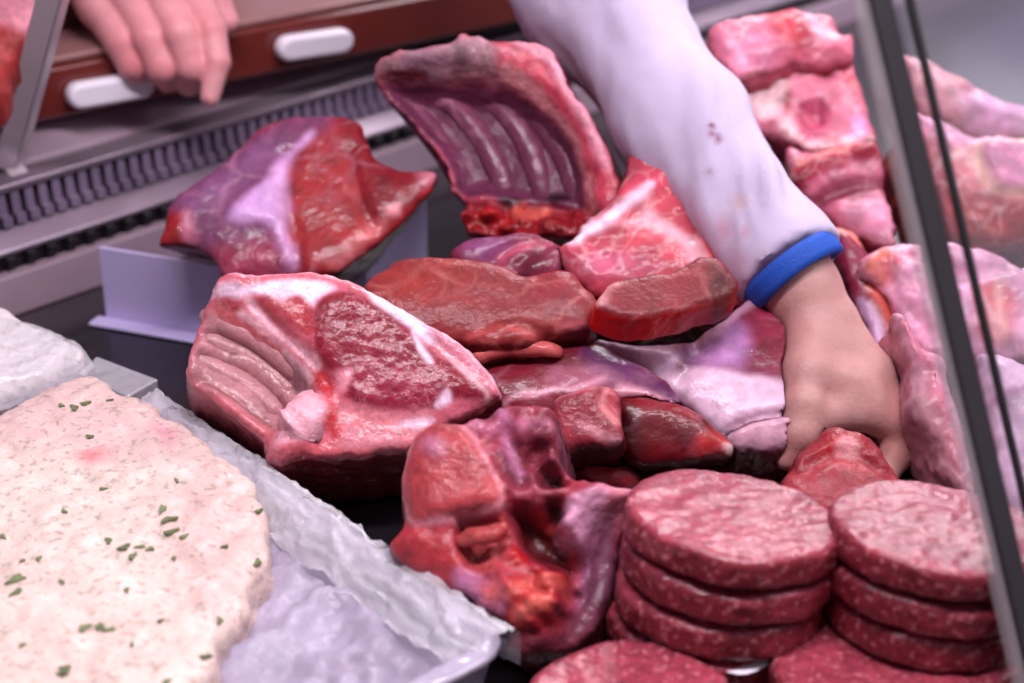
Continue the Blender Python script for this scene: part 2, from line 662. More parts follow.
M['grey_paint'] = mat_plain('grey_lacquer', (150, 128, 142), 0.45, 0.2, var=0.05)
M['dark_slot'] = mat_plain('dark_plastic', (42, 34, 44), 0.5)
M['grille'] = mat_plain('grey_plastic', (120, 104, 128), 0.42)
M['deck'] = mat_plain('black_tray', (27, 21, 27), 0.28, bump=0.1, bscale=60, coat=0.3)
M['red_stone'] = mat_plain('red_laminate', (104, 38, 34), 0.3, coat=0.3, var=0.15, vscale=12)
M['worktop_top'] = mat_plain('worktop_sheen', (150, 108, 106), 0.35, var=0.06)  # pale tone paints in light reflected off the top of the red slab
M['white_plastic'] = mat_plain('white_plastic', (232, 224, 236), 0.35, var=0.02)
M['lilac_plastic'] = mat_plain('white_acrylic', (192, 180, 222), 0.4, var=0.02)
M['post'] = mat_plain('dark_grey_metal', (66, 62, 66), 0.35, 0.5, var=0.05)
M['black'] = mat_plain('black_rubber', (16, 14, 18), 0.6)
M['edge'] = mat_plain('ground_glass_edge', (176, 168, 170), 0.25, var=0.15, vscale=15)
M['brass'] = mat_plain('dull_bronze', (120, 92, 70), 0.4, 0.8)
M['wall'] = mat_plain('pale_wall', (205, 190, 215), 0.6, var=0.03)
M['herb'] = mat_plain('parsley', (104, 116, 78), 0.5, var=0.3, vscale=90)
M['bone'] = mat_flesh('bone', grain=0.12, gscale=160, bump=0.5, rough=0.4)
M['foil'] = mat_plain('aluminium_foil', (205, 200, 208), 0.22, 0.85, bump=0.5, bscale=120, var=0.03)
M['nail'] = mat_plain('fingernail', (222, 150, 150), 0.3)


def film_mat():
    m, N, L, b = new_mat('clear_film')
    b.inputs['Base Color'].default_value = (0.86, 0.84, 0.90, 1)
    b.inputs['Roughness'].default_value = 0.12
    b.inputs['Alpha'].default_value = 0.42
    b.inputs['Coat Weight'].default_value = 0.6
    b.inputs['Coat Roughness'].default_value = 0.05
    tc = N.new('ShaderNodeTexCoord')
    n2 = N.new('ShaderNodeTexNoise'); n2.inputs['Scale'].default_value = 90; n2.inputs['Detail'].default_value = 4
    L.new(tc.outputs['Object'], n2.inputs['Vector'])
    bp = N.new('ShaderNodeBump'); bp.inputs['Strength'].default_value = 0.8; bp.inputs['Distance'].default_value = 0.004
    L.new(n2.outputs['Fac'], bp.inputs['Height']); L.new(bp.outputs[0], b.inputs['Normal']); L.new(bp.outputs[0], b.inputs['Coat Normal'])
    return m


def thin_film_mat():
    m = film_mat(); m.name = 'thin_film'
    m.node_tree.nodes['Principled BSDF'].inputs['Alpha'].default_value = 0.22
    return m


def glass_mat():
    m, N, L, b = new_mat('clear_glass')
    out = N['Material Output']
    t = N.new('ShaderNodeBsdfTransparent'); t.inputs[0].default_value = (0.93, 0.95, 0.95, 1)
    g = N.new('ShaderNodeBsdfGlossy'); g.inputs['Roughness'].default_value = 0.02
    d = N.new('ShaderNodeBsdfDiffuse'); d.inputs[0].default_value = (0.85, 0.8, 0.9, 1)  # lavender diffuse paints a reflected haze over the clear pane
    lw = N.new('ShaderNodeLayerWeight'); lw.inputs[0].default_value = 0.5
    pw_ = N.new('ShaderNodeMath'); pw_.operation = 'POWER'; pw_.inputs[1].default_value = 5.0
    L.new(lw.outputs['Facing'], pw_.inputs[0])
    fr = N.new('ShaderNodeMath'); fr.operation = 'MULTIPLY_ADD'; fr.inputs[1].default_value = 0.6; fr.inputs[2].default_value = 0.04
    L.new(pw_.outputs[0], fr.inputs[0])
    x = N.new('ShaderNodeMixShader'); y = N.new('ShaderNodeMixShader')
    y.inputs[0].default_value = 0.05
    L.new(t.outputs[0], y.inputs[1]); L.new(d.outputs[0], y.inputs[2])
    L.new(fr.outputs[0], x.inputs[0]); L.new(y.outputs[0], x.inputs[1]); L.new(g.outputs[0], x.inputs[2])
    L.new(x.outputs[0], out.inputs['Surface'])
    return m


M['film'] = film_mat()
M['rib'] = mat_flesh('rib_membrane', rough=.6, coat=.1, grain=.3, gscale=70, bump=.5, vein=.4, veincol=(176, 116, 130), vscale=40)
M['thin_film'] = thin_film_mat()
M['strut'] = mat_plain('satin_steel', (200, 188, 196), 0.32, 0.25, var=0.04)
M['tray_plastic'] = mat_plain('clear_tray_plastic', (196, 186, 208), 0.16, 0.0, bump=0.5, bscale=70, var=0.1, vscale=40, coat=0.8)
M['tray_plastic'].node_tree.nodes['Principled BSDF'].inputs['Alpha'].default_value = 0.7
M['edge'].node_tree.nodes['Principled BSDF'].inputs['Alpha'].default_value = 0.3
M['glass'] = glass_mat()

# ================================================================== the display case
B0 = onz(0, 322, 0.0)


def prof(py, v, px=0):
    """point seen in image row py at column px that stands v behind the back edge of the deck -> (v, z)"""
    r = ray((px, py))
    t = (v - np.dot(CAM - B0, CV)) / np.dot(r, CV)
    return v, float((CAM + r * t)[2])


def W(u, v, z):
    return B0 + CU * u + CV * v + UZ * z


U0, U1 = -0.35, 1.7
case = empty('display_case', W(0.4, -0.35, -0.06))
tag(case, 'refrigerated butcher display case with black deck, slotted grey back rails and glass front', 'display case')


def sweep(name, pts, mat, u0=U0, u1=U1, parent=case, bevel=0.0015):
    """closed (v,z) section swept along the case"""
    m = MB()
    m.prism([W(u0, v, z) for v, z in pts], CU * (u1 - u0))
    return m.build(name, mat, parent, bevel=bevel)


p_a0 = (0.0, 0.0)
p_a1 = prof(280, 0.006)
p_b1 = prof(254, 0.014)
p_c1 = prof(229, 0.030)
p_d1 = prof(192, 0.036)
p_e1 = prof(173, 0.048)
p_f1 = prof(128, 0.082)
print('profile', p_a1, p_b1, p_c1, p_d1, p_e1, p_f1)
m = MB(); m.box(W(U0, -0.80, -0.03), CU * (U1 - U0), CV * 0.81, UZ * 0.03); m.build('deck', M['deck'], case, bevel=0.003)
zb = -0.0
sweep('lower_rail', [(0.0, zb), p_a1, (p_a1[0] + 0.012, p_a1[1]), (p_a1[0] + 0.012, zb)], M['grey_paint'])
# dark slotted strip between the two lower ledges
g = MB()
g.prism([W(U0, p_a1[0] + 0.013, zb), W(U0, p_a1[0] + 0.016, p_a1[1] - 0.002), W(U0, p_b1[0] + 0.004, p_b1[1] - 0.001), W(U0, p_b1[0] + 0.01, zb)], CU * (U1 - U0))
sl = g.build('slotted_strip', M['dark_slot'], case)
s2 = MB()
k = 0
while U0 + 0.012 + k * 0.017 < U1 - .01:
    u = U0 + 0.012 + k * 0.017
    a, b = W(u, p_a1[0] + 0.012, p_a1[1]), W(u, p_b1[0] - 0.001, p_b1[1] - 0.003)
    e = b - a
    s2.box(a + e * 0.08, CU * 0.006, e * 0.84, np.cross(CU, unit(e)) * 0.004)
    k += 1
s2.build('slots', M['black'], sl)
sweep('middle_ledge', [(p_b1[0], p_b1[1] - 0.004), p_b1, p_c1, (p_c1[0], p_c1[1] - 0.004)], M['steel'])
# upright comb grille
g = MB()
g.prism([W(U0, p_c1[0] + 0.004, zb), W(U0, p_c1[0] + 0.004, p_c1[1]), W(U0, p_d1[0] + 0.003, p_d1[1]), W(U0, p_d1[0] + 0.01, zb)], CU * (U1 - U0))
gr = g.build('vent_grille', M['dark_slot'], case)
s3 = MB(); k = 0
while U0 + 0.01 + k * 0.0115 < U1 - .01:
    u = U0 + 0.01 + k * 0.0115
    a, b = W(u, p_c1[0], p_c1[1] + 0.001), W(u, p_d1[0] - 0.004, p_d1[1])
    e = b - a
    s3.box(a, CU * 0.0066, e, np.cross(CU, unit(e)) * -0.005)
    s3.box(a - CV * .004, CU * 0.0075, e * .3, CV * .006)
    k += 1
s3.build('grille_slats', M['grille'], gr)
sweep('upper_rail', [(p_d1[0] - 0.006, p_d1[1]), (p_d1[0] - 0.006, p_d1[1] + 0.006), p_e1, (p_e1[0] + .004, p_e1[1] - 0.004), (p_d1[0] + 0.01, p_d1[1])], M['steel'])
sweep('upper_ledge', [(p_e1[0] + 0.004, p_e1[1] - 0.006), (p_e1[0] + 0.006, p_e1[1] + 0.001), p_f1, (p_f1[0] + .02, p_f1[1] - 0.01)], M['grey_paint'])
sweep('case_back', [(p_f1[0] + .021, -0.03), (p_f1[0] + .021, p_f1[1] - 0.002), (p_f1[0] + .10, p_f1[1] - 0.002), (p_f1[0] + .10, -0.03)], M['dark_slot'])

# added far end panel; its pale lilac stands in for reflection in the glass
e0 = onz(905, 55, 0)
ue = np.dot(e0 - B0, CU)
m = MB(); m.box(W(U1 - .15, -0.72, 0.0), CU * 0.012, CV * 0.87, UZ * 0.36)
m.build('reflection_panel', M['lilac_plastic'], case, bevel=0.002)

# glass of the customer's side with its dark post
Pb = at(1037, 695, 0.82)


def solve_u(px, py, P):
    r = ray((px, py))
    t = np.dot(P - CAM, CU) / np.dot(r, CU)
    return CAM + r * t


Pt = solve_u(872, -14, Pb)
axis = unit(Pt - Pb)
gn = unit(np.cross(CU, axis))           # normal of the pane
if np.dot(gn, CAM - Pb) < 0: gn = -gn
print('glass axis (u,v,z)', np.dot(axis, CU), np.dot(axis, CV), axis[2], 'Pb z', Pb[2])
Lg = 0.78
Ps = Pb - axis * (Pb[2] - 0.0) / max(axis[2], .05) if axis[2] > .05 else Pb - axis * .1
m = MB(); m.box(Ps - gn * 0.004 - CU * .006, CU * 0.0155, axis * Lg, gn * 0.007); post = m.build('glass_post', M['post'], case, bevel=0.002)
m = MB(); m.box(Ps - CU * 0.0145 - gn * 0.003, CU * 0.0083, axis * Lg, gn * 0.005); m.build('glass_edge', M['edge'], case, bevel=0.002)
m = MB(); m.box(Ps + CU * 0.0098 - gn * 0.002, CU * 0.62, axis * Lg, gn * 0.006); m.build('glass_pane', M['glass'], case)
m = MB(); m.box(Ps + CU * 0.0150 + gn * 0.0045, CU * 0.0042, axis * Lg, gn * 0.002); m.build('rubber_seal', M['black'], case)

# slanted steel strut on the back ledge
Sb = onplane((14, 168), W(0, 0.046, 0), -CV)
St = solve_u(62, -12, Sb)
sa = unit(St - Sb); sn = unit(np.cross(CU, sa))
if np.dot(sn, CAM - Sb) < 0: sn = -sn
m = MB()
for sd_, w_ in ((-1, .0135), (1, .0125)):
    fl = CU * sd_ * w_ - sn * .007
    tn = unit(np.cross(sa, fl)); tn = tn if np.dot(tn, sn) > 0 else -tn
    m.box(Sb, sa * .36, fl, tn * .0022)
m.box(Sb - CU * .007 + sa * .001 - sn * .004, CU * .015, -sa * .024, sn * .012)
strut = m.build('support_strut', M['strut'], case, bevel=0.0008)
b0 = Sb - sa * .011 + CU * .0005 + sn * .008
tube('bolt', [b0, b0 + sn * .003, b0 + sn * .005], [.005, .005, .002], M['brass'], strut, sub=2)

# ------------------------------------------------------------------ counter behind the case
zf0 = p_f1[1] + .003
K1, K2 = onz(40, 123, zf0), onz(340, 60, zf0)
CU2 = unit(K2 - K1); CV2 = np.array([-CU2[1], CU2[0], 0.0])
zf1 = zf0 + .040
ctr = empty('service_counter', K1 + CU2 * .2 + CV2 * .04)
tag(ctr, 'dark red service counter edge behind the display case, under the gripping hand', 'counter')
KA = K1 - CU2 * .30
KL = float(np.dot(onz(640, -4, zf0) - KA, CU2))


def KW(u, v, z):
    p = KA + CU2 * u + CV2 * v
    return np.array([p[0], p[1], z])


m = MB(); m.box(KW(0, 0, zf0), CU2 * KL, CV2 * .085, UZ * (zf1 - zf0)); m.build('front_edge', M['red_stone'], ctr, bevel=.004)
m = MB(); m.box(KW(0, .005, zf1 + .0003), CU2 * KL, CV2 * .078, UZ * .006); m.build('worktop', M['worktop_top'], ctr, bevel=.002)
m = MB(); m.box(KW(.02, .05, zf0 - .45), CU2 * (KL - .04), CV2 * .03, UZ * .4497); m.build('plinth', M['dark_slot'], ctr)


def handle(px0, py0, px1, py1, label, th=0.010):
    a = onplane((px0, py0), KW(0, -.006, 0), -CV2)
    b = onplane((px1, py1), KW(0, -.006, 0), -CV2)
    ua, ub = np.dot(a - KA, CU2), np.dot(b - KA, CU2)
    za_, zb_ = a[2], b[2]
    m = MB()
    n = 8; hh = th; pts = []
    for cx, cz, s in ((ub - hh, zb_, 1), (ua + hh, za_, -1)):
        for k in range(n + 1):
            w = math.pi / 2 - math.pi * k / n
            pts.append((cx + s * hh * math.cos(w), cz + s * hh * math.sin(w)))
    m.prism([KW(u, -.014, z) for u, z in pts], CV2 * .0138)
    o = m.build('board_end', M['white_plastic'], None, bevel=.004, seg=3)
    tag(o, label, 'board', 'white board ends along the counter edge')


handle(66, 97, 152, 82, 'white rounded plastic board end just below the gripping hand')
handle(276, 50, 350, 38, 'white rounded plastic board end on counter edge, right of the gripping hand')

# ================================================================== ground meat patties
def patty(name, centre, r, th, seed, tilt=(0, 0), paint=None):
    h = 0.0019
    lo = np.array([-r - .008, -r - .008, -.004]); hi = np.array([r + .008, r + .008, th + .006])
    nn = np.ceil((hi - lo) / h).astype(int) + 1
    g = [(lo[k] + h * np.arange(nn[k])).astype(f32) for k in range(3)]
    X, Y = np.meshgrid(g[0], g[1], indexing='ij')
    ang = np.arctan2(Y, X)
    ring = np.stack([np.cos(ang).ravel() * 2, np.sin(ang).ravel() * 2, 0 * ang.ravel()], 1)
    d = np.sqrt(X * X + Y * Y) - r - 0.0022 * fbm(ring, 1.0, seed, 2).reshape(X.shape)
    top = th - 0.0014 + 0.0018 * fbm(np.stack([X.ravel(), Y.ravel(), 0 * X.ravel()], 1), 0.03, seed + 3, 2).reshape(X.shape)
    rn = min(0.0042, th * .42)
    dd = d[:, :, None] + rn; q = np.maximum(g[2][None, None, :] - top[:, :, None], 0.0004 - g[2][None, None, :]) + rn
    F = (np.minimum(np.maximum(dd, q), 0) + np.sqrt(np.maximum(dd, 0) ** 2 + np.maximum(q, 0) ** 2) - rn).astype(f32)
    Rm = np.array(Matrix.Rotation(tilt[0], 3, 'X') @ Matrix.Rotation(tilt[1], 3, 'Y'))
    register(F, lo, h, np.array(centre), Rm)
    V, Q = surface_nets(F, lo, h)
    N = vnormals(V, Q)
    V = V + N * (0.0011 * fbm(V, 0.006, seed + 9, 3) + 0.0008 * fbm(V, 0.02, seed + 2, 2))[:, None]
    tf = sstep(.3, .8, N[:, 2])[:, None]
    col = flesh((146, 57, 62)) * (1 - tf) + flesh((166, 76, 85)) * tf  # tops painted lighter than sides, overhead light put into the colour
    col = col * (1 + 0.3 * fbm(V, 0.01, seed + 5, 3)[:, None])
    Vw = V @ Rm.T + np.array(centre)
    return link_mesh(name, Vw, Q, M['mince'], col=col)


PR = 0.0535
c1 = onz(731, 511, 0.094); c1[2] = 0
offs = [(-.006, -.003), (-.0075, .001), (-.004, .0), (-.001, -.001), (0.0, 0.0)]
nth = ['bottom raw beef patty of the {}', 'second raw beef patty up in the {}', 'third raw beef patty up in the {}', 'fourth raw beef patty up in the {}', 'round raw beef patty topping the {}']
for k in range(5):
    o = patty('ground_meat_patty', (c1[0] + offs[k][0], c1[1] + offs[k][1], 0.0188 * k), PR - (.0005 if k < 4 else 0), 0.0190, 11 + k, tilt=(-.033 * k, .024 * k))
    tag(o, nth[k].format('tall stack beside the bone-in shoulder'), 'patty', 'raw ground meat patties')


def interleaf(c, z, r, a0, lobe, label, seed):
    m = MB(); n = 72; top = []
    for k in range(n):
        w = 2 * math.pi * k / n
        dd = abs((w - a0 + math.pi) % (2 * math.pi) - math.pi)
        q = r - .004 + lobe * math.exp(-(dd / .2) ** 2) + .0008 * math.sin(9 * w + seed)
        top.append(np.array([c[0] + q * math.cos(w), c[1] + q * math.sin(w), z - (.0015 if dd < .4 else 0)]))
    m.prism(top, UZ * .0004)
    o = m.build('interleaf_sheet', M['white_plastic'], None)
    tag(o, label, 'sheet', 'white sheets between the patties')


interleaf(c1, .0188 + .0003, PR, -1.80, .0065, 'white interleaf sheet peeking out under the second patty of the tall stack', 1)
interleaf(c1, .0376 + .0003, PR, -1.55, .0055, 'white interleaf sheet peeking out under the third patty of the tall stack', 2)
c2 = onz(938, 524, 0.092); c2[2] = 0
for k in range(5):
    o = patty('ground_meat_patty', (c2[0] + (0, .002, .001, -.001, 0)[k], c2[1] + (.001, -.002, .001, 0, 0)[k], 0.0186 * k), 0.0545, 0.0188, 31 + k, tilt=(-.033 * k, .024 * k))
    tag(o, nth[k].format('stack right beside the glass post'), 'patty', 'raw ground meat patties')
c3 = onz(632, 698, 0.044); c3[2] = 0
for k in range(2):
    o = patty('ground_meat_patty', (c3[0], c3[1] - .002 * k, 0.022 * k), 0.0500, 0.022, 51 + k)
    tag(o, ['lower raw patty of the short stack at the front beside plastic tray', 'upper raw patty of the short stack at the front beside plastic tray'][k], 'patty', 'raw ground meat patties')
c4 = onz(886, 664, 0.040); c4[2] = 0
for k in range(2):
    o = patty('ground_meat_patty', (c4[0], c4[1], 0.022 * k), 0.0550, 0.020, 61 + k)
    tag(o, ['lower raw patty leaning in front of the stack by the glass post', 'upper raw patty standing in front of the stack by the glass post'][k], 'patty', 'raw ground meat patties')

# ================================================================== the butcher
def pp(px, py, d, rpx):
    return (at(px, py, d), rpx / FPX * d)


def chain(prims, nodes, k=None):
    for (a, ra), (b, rb) in zip(nodes[:-1], nodes[1:]):
        prims.append((a, b, ra, rb) if k is None else (a, b, ra, rb, k))


# --- reaching arm
dT, dM, dC = 1.24, 1.165, 1.10
T0, rT = pp(605, 0, dT, 68)
M0, rM = pp(682, 124, dM, 61)
C0, rC = pp(787, 264, dC, 51)
elb_dir = unit(T0 - M0)
ELB = T0 + elb_dir * 0.02
SHL = ELB + unit(elb_dir * .25 + CV * 0.75 + UZ * 0.62) * 0.30
hand = []
W0 = pp(820, 322, 1.09, 36)
chain(hand, [pp(770, 236, 1.105, 40), pp(800, 290, 1.095, 40), W0], 0.006)
K = 0.006
# metacarpals: the hand is seen from the thumb side
chain(hand, [pp(812, 325, 1.082, 25), pp(808, 372, 1.062, 24), pp(804, 405, 1.052, 20)], K)     # thumb metacarpal
chain(hand, [pp(804, 405, 1.052, 20), pp(798, 434, 1.048, 17), pp(787, 459, 1.05, 12)], 0.004)   # thumb
chain(hand, [pp(832, 325, 1.088, 27), pp(868, 375, 1.080, 25), pp(893, 411, 1.078, 17)], K)     # index metacarpal
chain(hand, [pp(830, 330, 1.10, 27), pp(868, 375, 1.10, 26), pp(893, 408, 1.098, 17)], K)
chain(hand, [pp(828, 335, 1.115, 25), pp(858, 380, 1.12, 24), pp(884, 408, 1.118, 16)], K)
chain(hand, [pp(822, 340, 1.125, 23), pp(845, 385, 1.135, 22), pp(870, 410, 1.136, 15)], K)
chain(hand, [pp(820, 345, 1.078, 24), pp(840, 385, 1.070, 23), pp(846, 412, 1.066, 15)], 0.010)      # web
chain(hand, [pp(806, 424, 1.054, 14), pp(822, 416, 1.058, 14), pp(840, 410, 1.062, 15), pp(872, 412, 1.070, 18), pp(892, 424, 1.072, 18)], 0.010)
chain(hand, [pp(820, 380, 1.066, 20), pp(860, 392, 1.070, 20)], 0.01)
chain(hand, [pp(835, 350, 1.078, 20), pp(862, 395, 1.076, 15)], 0.009)
for (mx, my, md, dx, sp) in ((893, 411, 1.078, 0, 0), (893, 408, 1.098, 0, .0), (884, 408, 1.118, -2, 0), (870, 410, 1.136, -4, 0)):
    chain(hand, [pp(mx, my, md, 19), pp(mx + 3 + dx, my + 44, md - .006, 16), pp(mx - 10 + dx, my + 68, md - .012, 12.5), pp(mx - 30, my + 72, md - .016, 10.5)], 0.0035)
Fh, loh = caps_field(hand, 0.0016, 0.006)
register(Fh, loh, 0.0016, np.zeros(3), np.eye(3))
Vh, Qh = surface_nets(Fh, loh, 0.0016)

# --- gripping hand on the counter edge
dG = np.linalg.norm((onplane((150, 60), KW(0, -.004, 0), -CV2) - CAM)) / np.linalg.norm(ray((150, 60)))
print('grip depth', dG)
g2 = []
fin = {'little': [(96, 4, -.006, 18), (122, 42, -.020, 18.5), (134, 64, -.018, 17), (142, 74, .004, 13)],
       'ring': [(126, -4, -.008, 19), (151, 40, -.026, 18.5), (163, 67, -.024, 17), (168, 80, .002, 13)],
       'middle': [(157, -10, -.008, 19), (181, 34, -.030, 18.5), (192, 66, -.026, 17), (189, 84, -.002, 13)],
       'index': [(187, -14, -.006, 18.5), (211, 30, -.024, 15.5), (217, 62, -.027, 13.5), (210, 97, -.026, 10)]}
for n_, f_ in fin.items():
    chain(g2, [pp(x, y, dG + d, r) for x, y, d, r in f_], 0.0022)
for a, b in (('little', 'ring'), ('ring', 'middle'), ('middle', 'index')):
    pass
for n_, wx in (('little', 52), ('ring', 66), ('middle', 82), ('index', 98)):
    x, y, d, r = fin[n_][0]
    chain(g2, [pp(x, y, dG + d, r), pp((x + wx) / 2, (y - 75) / 2, dG + .004, 22), pp(wx, -80, dG + .02, 26)], 0.008)
chain(g2, [pp(70, -70, dG + .02, 30), pp(86, -25, dG + .003, 22), pp(100, 12, dG - .004, 17)], 0.008)
chain(g2, [pp(125, -75, dG + .03, 26), pp(180, -40, dG + .03, 20), pp(215, 0, dG + .022, 15), pp(228, 22, dG + .02, 11)], 0.004)  # thumb, on the far side
WG = pp(72, -85, dG + .025, 34)
chain(g2, [WG, pp(58, -150, dG + .04, 36)], 0.01)
Fg, log_ = caps_field(g2, 0.0016, 0.006)
Vg, Qg = surface_nets(Fg, log_, 0.0016)
WGp = at(58, -150, dG + .04)

# --- trunk, arms and head (above the picture), seen only from elsewhere
SHR = SHL - CU * 0.38 + CV * 0.02
mid = (SHL + SHR) / 2 + CV * .10 + UZ * .04
vm = np.dot(mid - B0, CV)
hip = mid + CV * (0.56 - vm) + UZ * (-0.10 - mid[2])
print('WGp', np.dot(WGp - B0, CU), np.dot(WGp - B0, CV), WGp[2]); print('shoulder u v z', np.dot(SHL - B0, CU), np.dot(SHL - B0, CV), SHL[2], 'mid v', vm)
ELR = (SHR + WGp) / 2 - CU * 0.11 - UZ * 0.03
up = unit(mid - hip)
nk = mid + up * 0.07
hd = nk + unit(up * 0.8 - CV * 0.7) * 0.13
body = [(hip - CU * .07, hip + CU * .07, .13, .13), (hip, mid - up * .08, .13, .14), (mid - up * .10 - CU * .06, mid - up * .10 + CU * .06, .12, .12),
        (mid - CU * .13 - up * .02, mid + CU * .13 - up * .02, .06, .06), (SHL, mid + CU * .10, .055, .07), (SHR, mid - CU * .10, .055, .07), (mid, nk + up * .05, .062, .055),
        (SHL, ELB, .055, .043), (ELB, M0, .041, .032), (M0, C0, .030, .025), (SHR, ELR, .055, .043), (ELR, WGp, .042, .030),
        (hd + up * .035, hd - up * .02 - CV * .015, .078, .07), (hd - CV * .03 - up * .06, hd - CV * .035 - up * .065, .048, .046),
        (hip - CU * .09, hip - CU * .10 - UZ * .42 + CV * .02, .085, .06), (hip + CU * .09, hip + CU * .10 - UZ * .42 + CV * .02, .085, .06)]
Fb, lob = caps_field(body, 0.006, 0.03)
Vb, Qb = surface_nets(Fb, lob, 0.006)
# face: nose, brows, lips, ears
fd = unit(-CV * 0.9 - UZ * 0.45); fu = unit(np.cross(fd, CU)) ; fu = fu if fu[2] > 0 else -fu
face = hd + fd * 0.072
feat = [(face + fu * .012, face + fd * .022 - fu * .022, .008, .012), (face - CU * .03 + fu * .02, face + CU * .03 + fu * .02, .010, .010),
        (face - CU * .022 - fu * .052 + fd * .004, face + CU * .022 - fu * .052 + fd * .004, .008, .008),
        (hd + CU * .080 + fu * .02, hd + CU * .082 - fu * .03, .012, .010), (hd - CU * .080 + fu * .02, hd - CU * .082 - fu * .03, .012, .010)]
Ff, lof = caps_field(feat, 0.0025, 0.006)
Vf, Qf = surface_nets(Ff, lof, 0.0025)


def skin_col(V, N, c, c2, seed, spots=()):
    a = (0.5 + 0.9 * fbm(V, 0.02, seed, 3))[:, None]
    col = lin(c) * (1 - np.clip(a, 0, 1)) + lin(c2) * np.clip(a, 0, 1)
    for p, r, cc, al in spots:
        w = np.exp(-(np.linalg.norm(V - p, axis=1) / r) ** 2)[:, None] * al
        col = col * (1 - w) + lin(cc) * w
    return col


def smooth_mesh(V, Q, it=2):
    for _ in range(it):
        S = np.zeros_like(V); n = np.zeros(len(V))
        for k in range(4):
            for j in (1, 3):
                np.add.at(S, Q[:, k], V[Q[:, (k + j) % 4]]); np.add.at(n, Q[:, k], 1)
        V = V * .5 + .5 * S / n[:, None]
    return V


Vh, Vg = smooth_mesh(Vh, Qh, 2), smooth_mesh(Vg, Qg, 2)
kn = [at(893, 411, 1.07), at(895, 445, 1.06)]
ch = skin_col(Vh, None, (192, 138, 134), (202, 152, 146), 3, [(p, .012, (205, 125, 120), .5) for p in kn] + [(at(785, 455, 1.04), .012, (205, 120, 120), .5)])
kg = [at(f_[1][0], f_[1][1], dG - .03) for f_ in fin.values()] + [at(f_[2][0], f_[2][1], dG - .03) for f_ in fin.values()]
cg = skin_col(Vg, None, (214, 140, 146), (222, 158, 162), 4, [(p, .010, (206, 105, 112), .5) for p in kg])
cb = skin_col(Vb, None, (206, 150, 146), (214, 160, 154), 5)
cf = skin_col(Vf, None, (206, 146, 142), (214, 156, 150), 6)
allV, allQ, allC = [], [], []
off = 0
for v, q, c in ((Vb, Qb, cb), (Vh, Qh, ch), (Vg, Qg, cg), (Vf, Qf, cf)):
    allV.append(v); allQ.append(q + off); allC.append(c); off += len(v)
person = link_mesh('person', np.concatenate(allV), np.concatenate(allQ), M['skin'], col=np.concatenate(allC), origin=hip - UZ * 0.42)
tag(person, 'butcher in white blue-cuffed sleeves, gripping the counter edge and reaching into the meat', 'person')

# --- clothes
cu2 = unit(C0 - M0)
CE = C0 + cu2 * 0.006
slv = [(T0, M0, rT, rM), (M0, C0, rM, rC), (C0, CE, rC, rC * 1.02), (T0, ELB, rT, .056), (ELB, SHL, .058, .075),
       (hip - CU * .07, hip + CU * .07, .145, .145), (hip, mid - up * .08, .145, .155), (mid - up * .10 - CU * .06, mid - up * .10 + CU * .06, .135, .135),
       (mid - CU * .13 - up * .02, mid + CU * .13 - up * .02, .072, .072), (SHL, mid + CU * .10, .07, .08), (SHR, mid - CU * .10, .07, .08), (SHR, ELR, .072, .056), (ELR, ELR + (WGp - ELR) * .72, .056, .046)]
hs = 0.004
Fs, los = caps_field(slv, hs, 0.02)
# cut the sleeve square at the cuff and hollow it so that it is cloth, not a solid
gs = [los[k] + hs * np.arange(Fs.shape[k]) for k in range(3)]
cutd = ((gs[0][:, None, None] - CE[0]) * cu2[0] + (gs[1][None, :, None] - CE[1]) * cu2[1] + (gs[2][None, None, :] - CE[2]) * cu2[2])
nearc = (np.abs(gs[0][:, None, None] - CE[0]) < .06) & (np.abs(gs[1][None, :, None] - CE[1]) < .06) & (np.abs(gs[2][None, None, :] - CE[2]) < .07)
Fs = np.where(nearc, np.maximum(Fs, cutd), Fs).astype(f32)
Vs, Qs = surface_nets(Fs, los, hs)
Vs, Qs = keep_largest(Vs, Qs)
Vs = smooth_mesh(Vs, Qs, 1)
Ns = vnormals(Vs, Qs)
# folds run round the arm, deeper toward the elbow
ax = cu2
tt = (Vs - C0) @ ax
rad = Vs - C0 - tt[:, None] * ax
ph = np.arctan2(rad @ UZ, rad @ np.cross(ax, UZ))
P3 = np.stack([tt * 17 + ph * .9, np.cos(ph) * 1.1, np.sin(ph) * 1.1], 1)
fold = fbm(P3, 1.0, 5, 2, .35)
wrk = 0.0035 * np.clip(fold * 1.6, -1, 1) * sstep(0.0, -0.04, tt) + 0.0012 * fbm(Vs, 0.02, 8, 3)
Q3 = np.stack([tt * 34 + ph * 2.2, np.cos(ph) * .9, np.sin(ph) * .9], 1)
wrk = wrk + .0042 * np.clip(fbm(Q3, 1.0, 15, 2, .4) * 1.8, -1, 1) * sstep(-.004, -.03, tt) * sstep(-.17, -.06, tt)
Vs = Vs + Ns * wrk[:, None]
cs = np.tile(lin((196, 182, 208)), (len(Vs), 1)) * (1 + 0.03 * fbm(Vs, 0.05, 2, 2)[:, None])


def seen_on_sleeve(px, py):
    """nearest sleeve point under that spot"""
    r = unit(ray((px, py)))
    d = Vs - CAM
    t = d @ r
    e = np.linalg.norm(d - t[:, None] * r, axis=1)
    k = np.where(e < 0.006)[0]
    if not len(k): return None
    k = k[t[k] < t[k].min() + .012]
    return Vs[k[np.argmin(e[k])]]


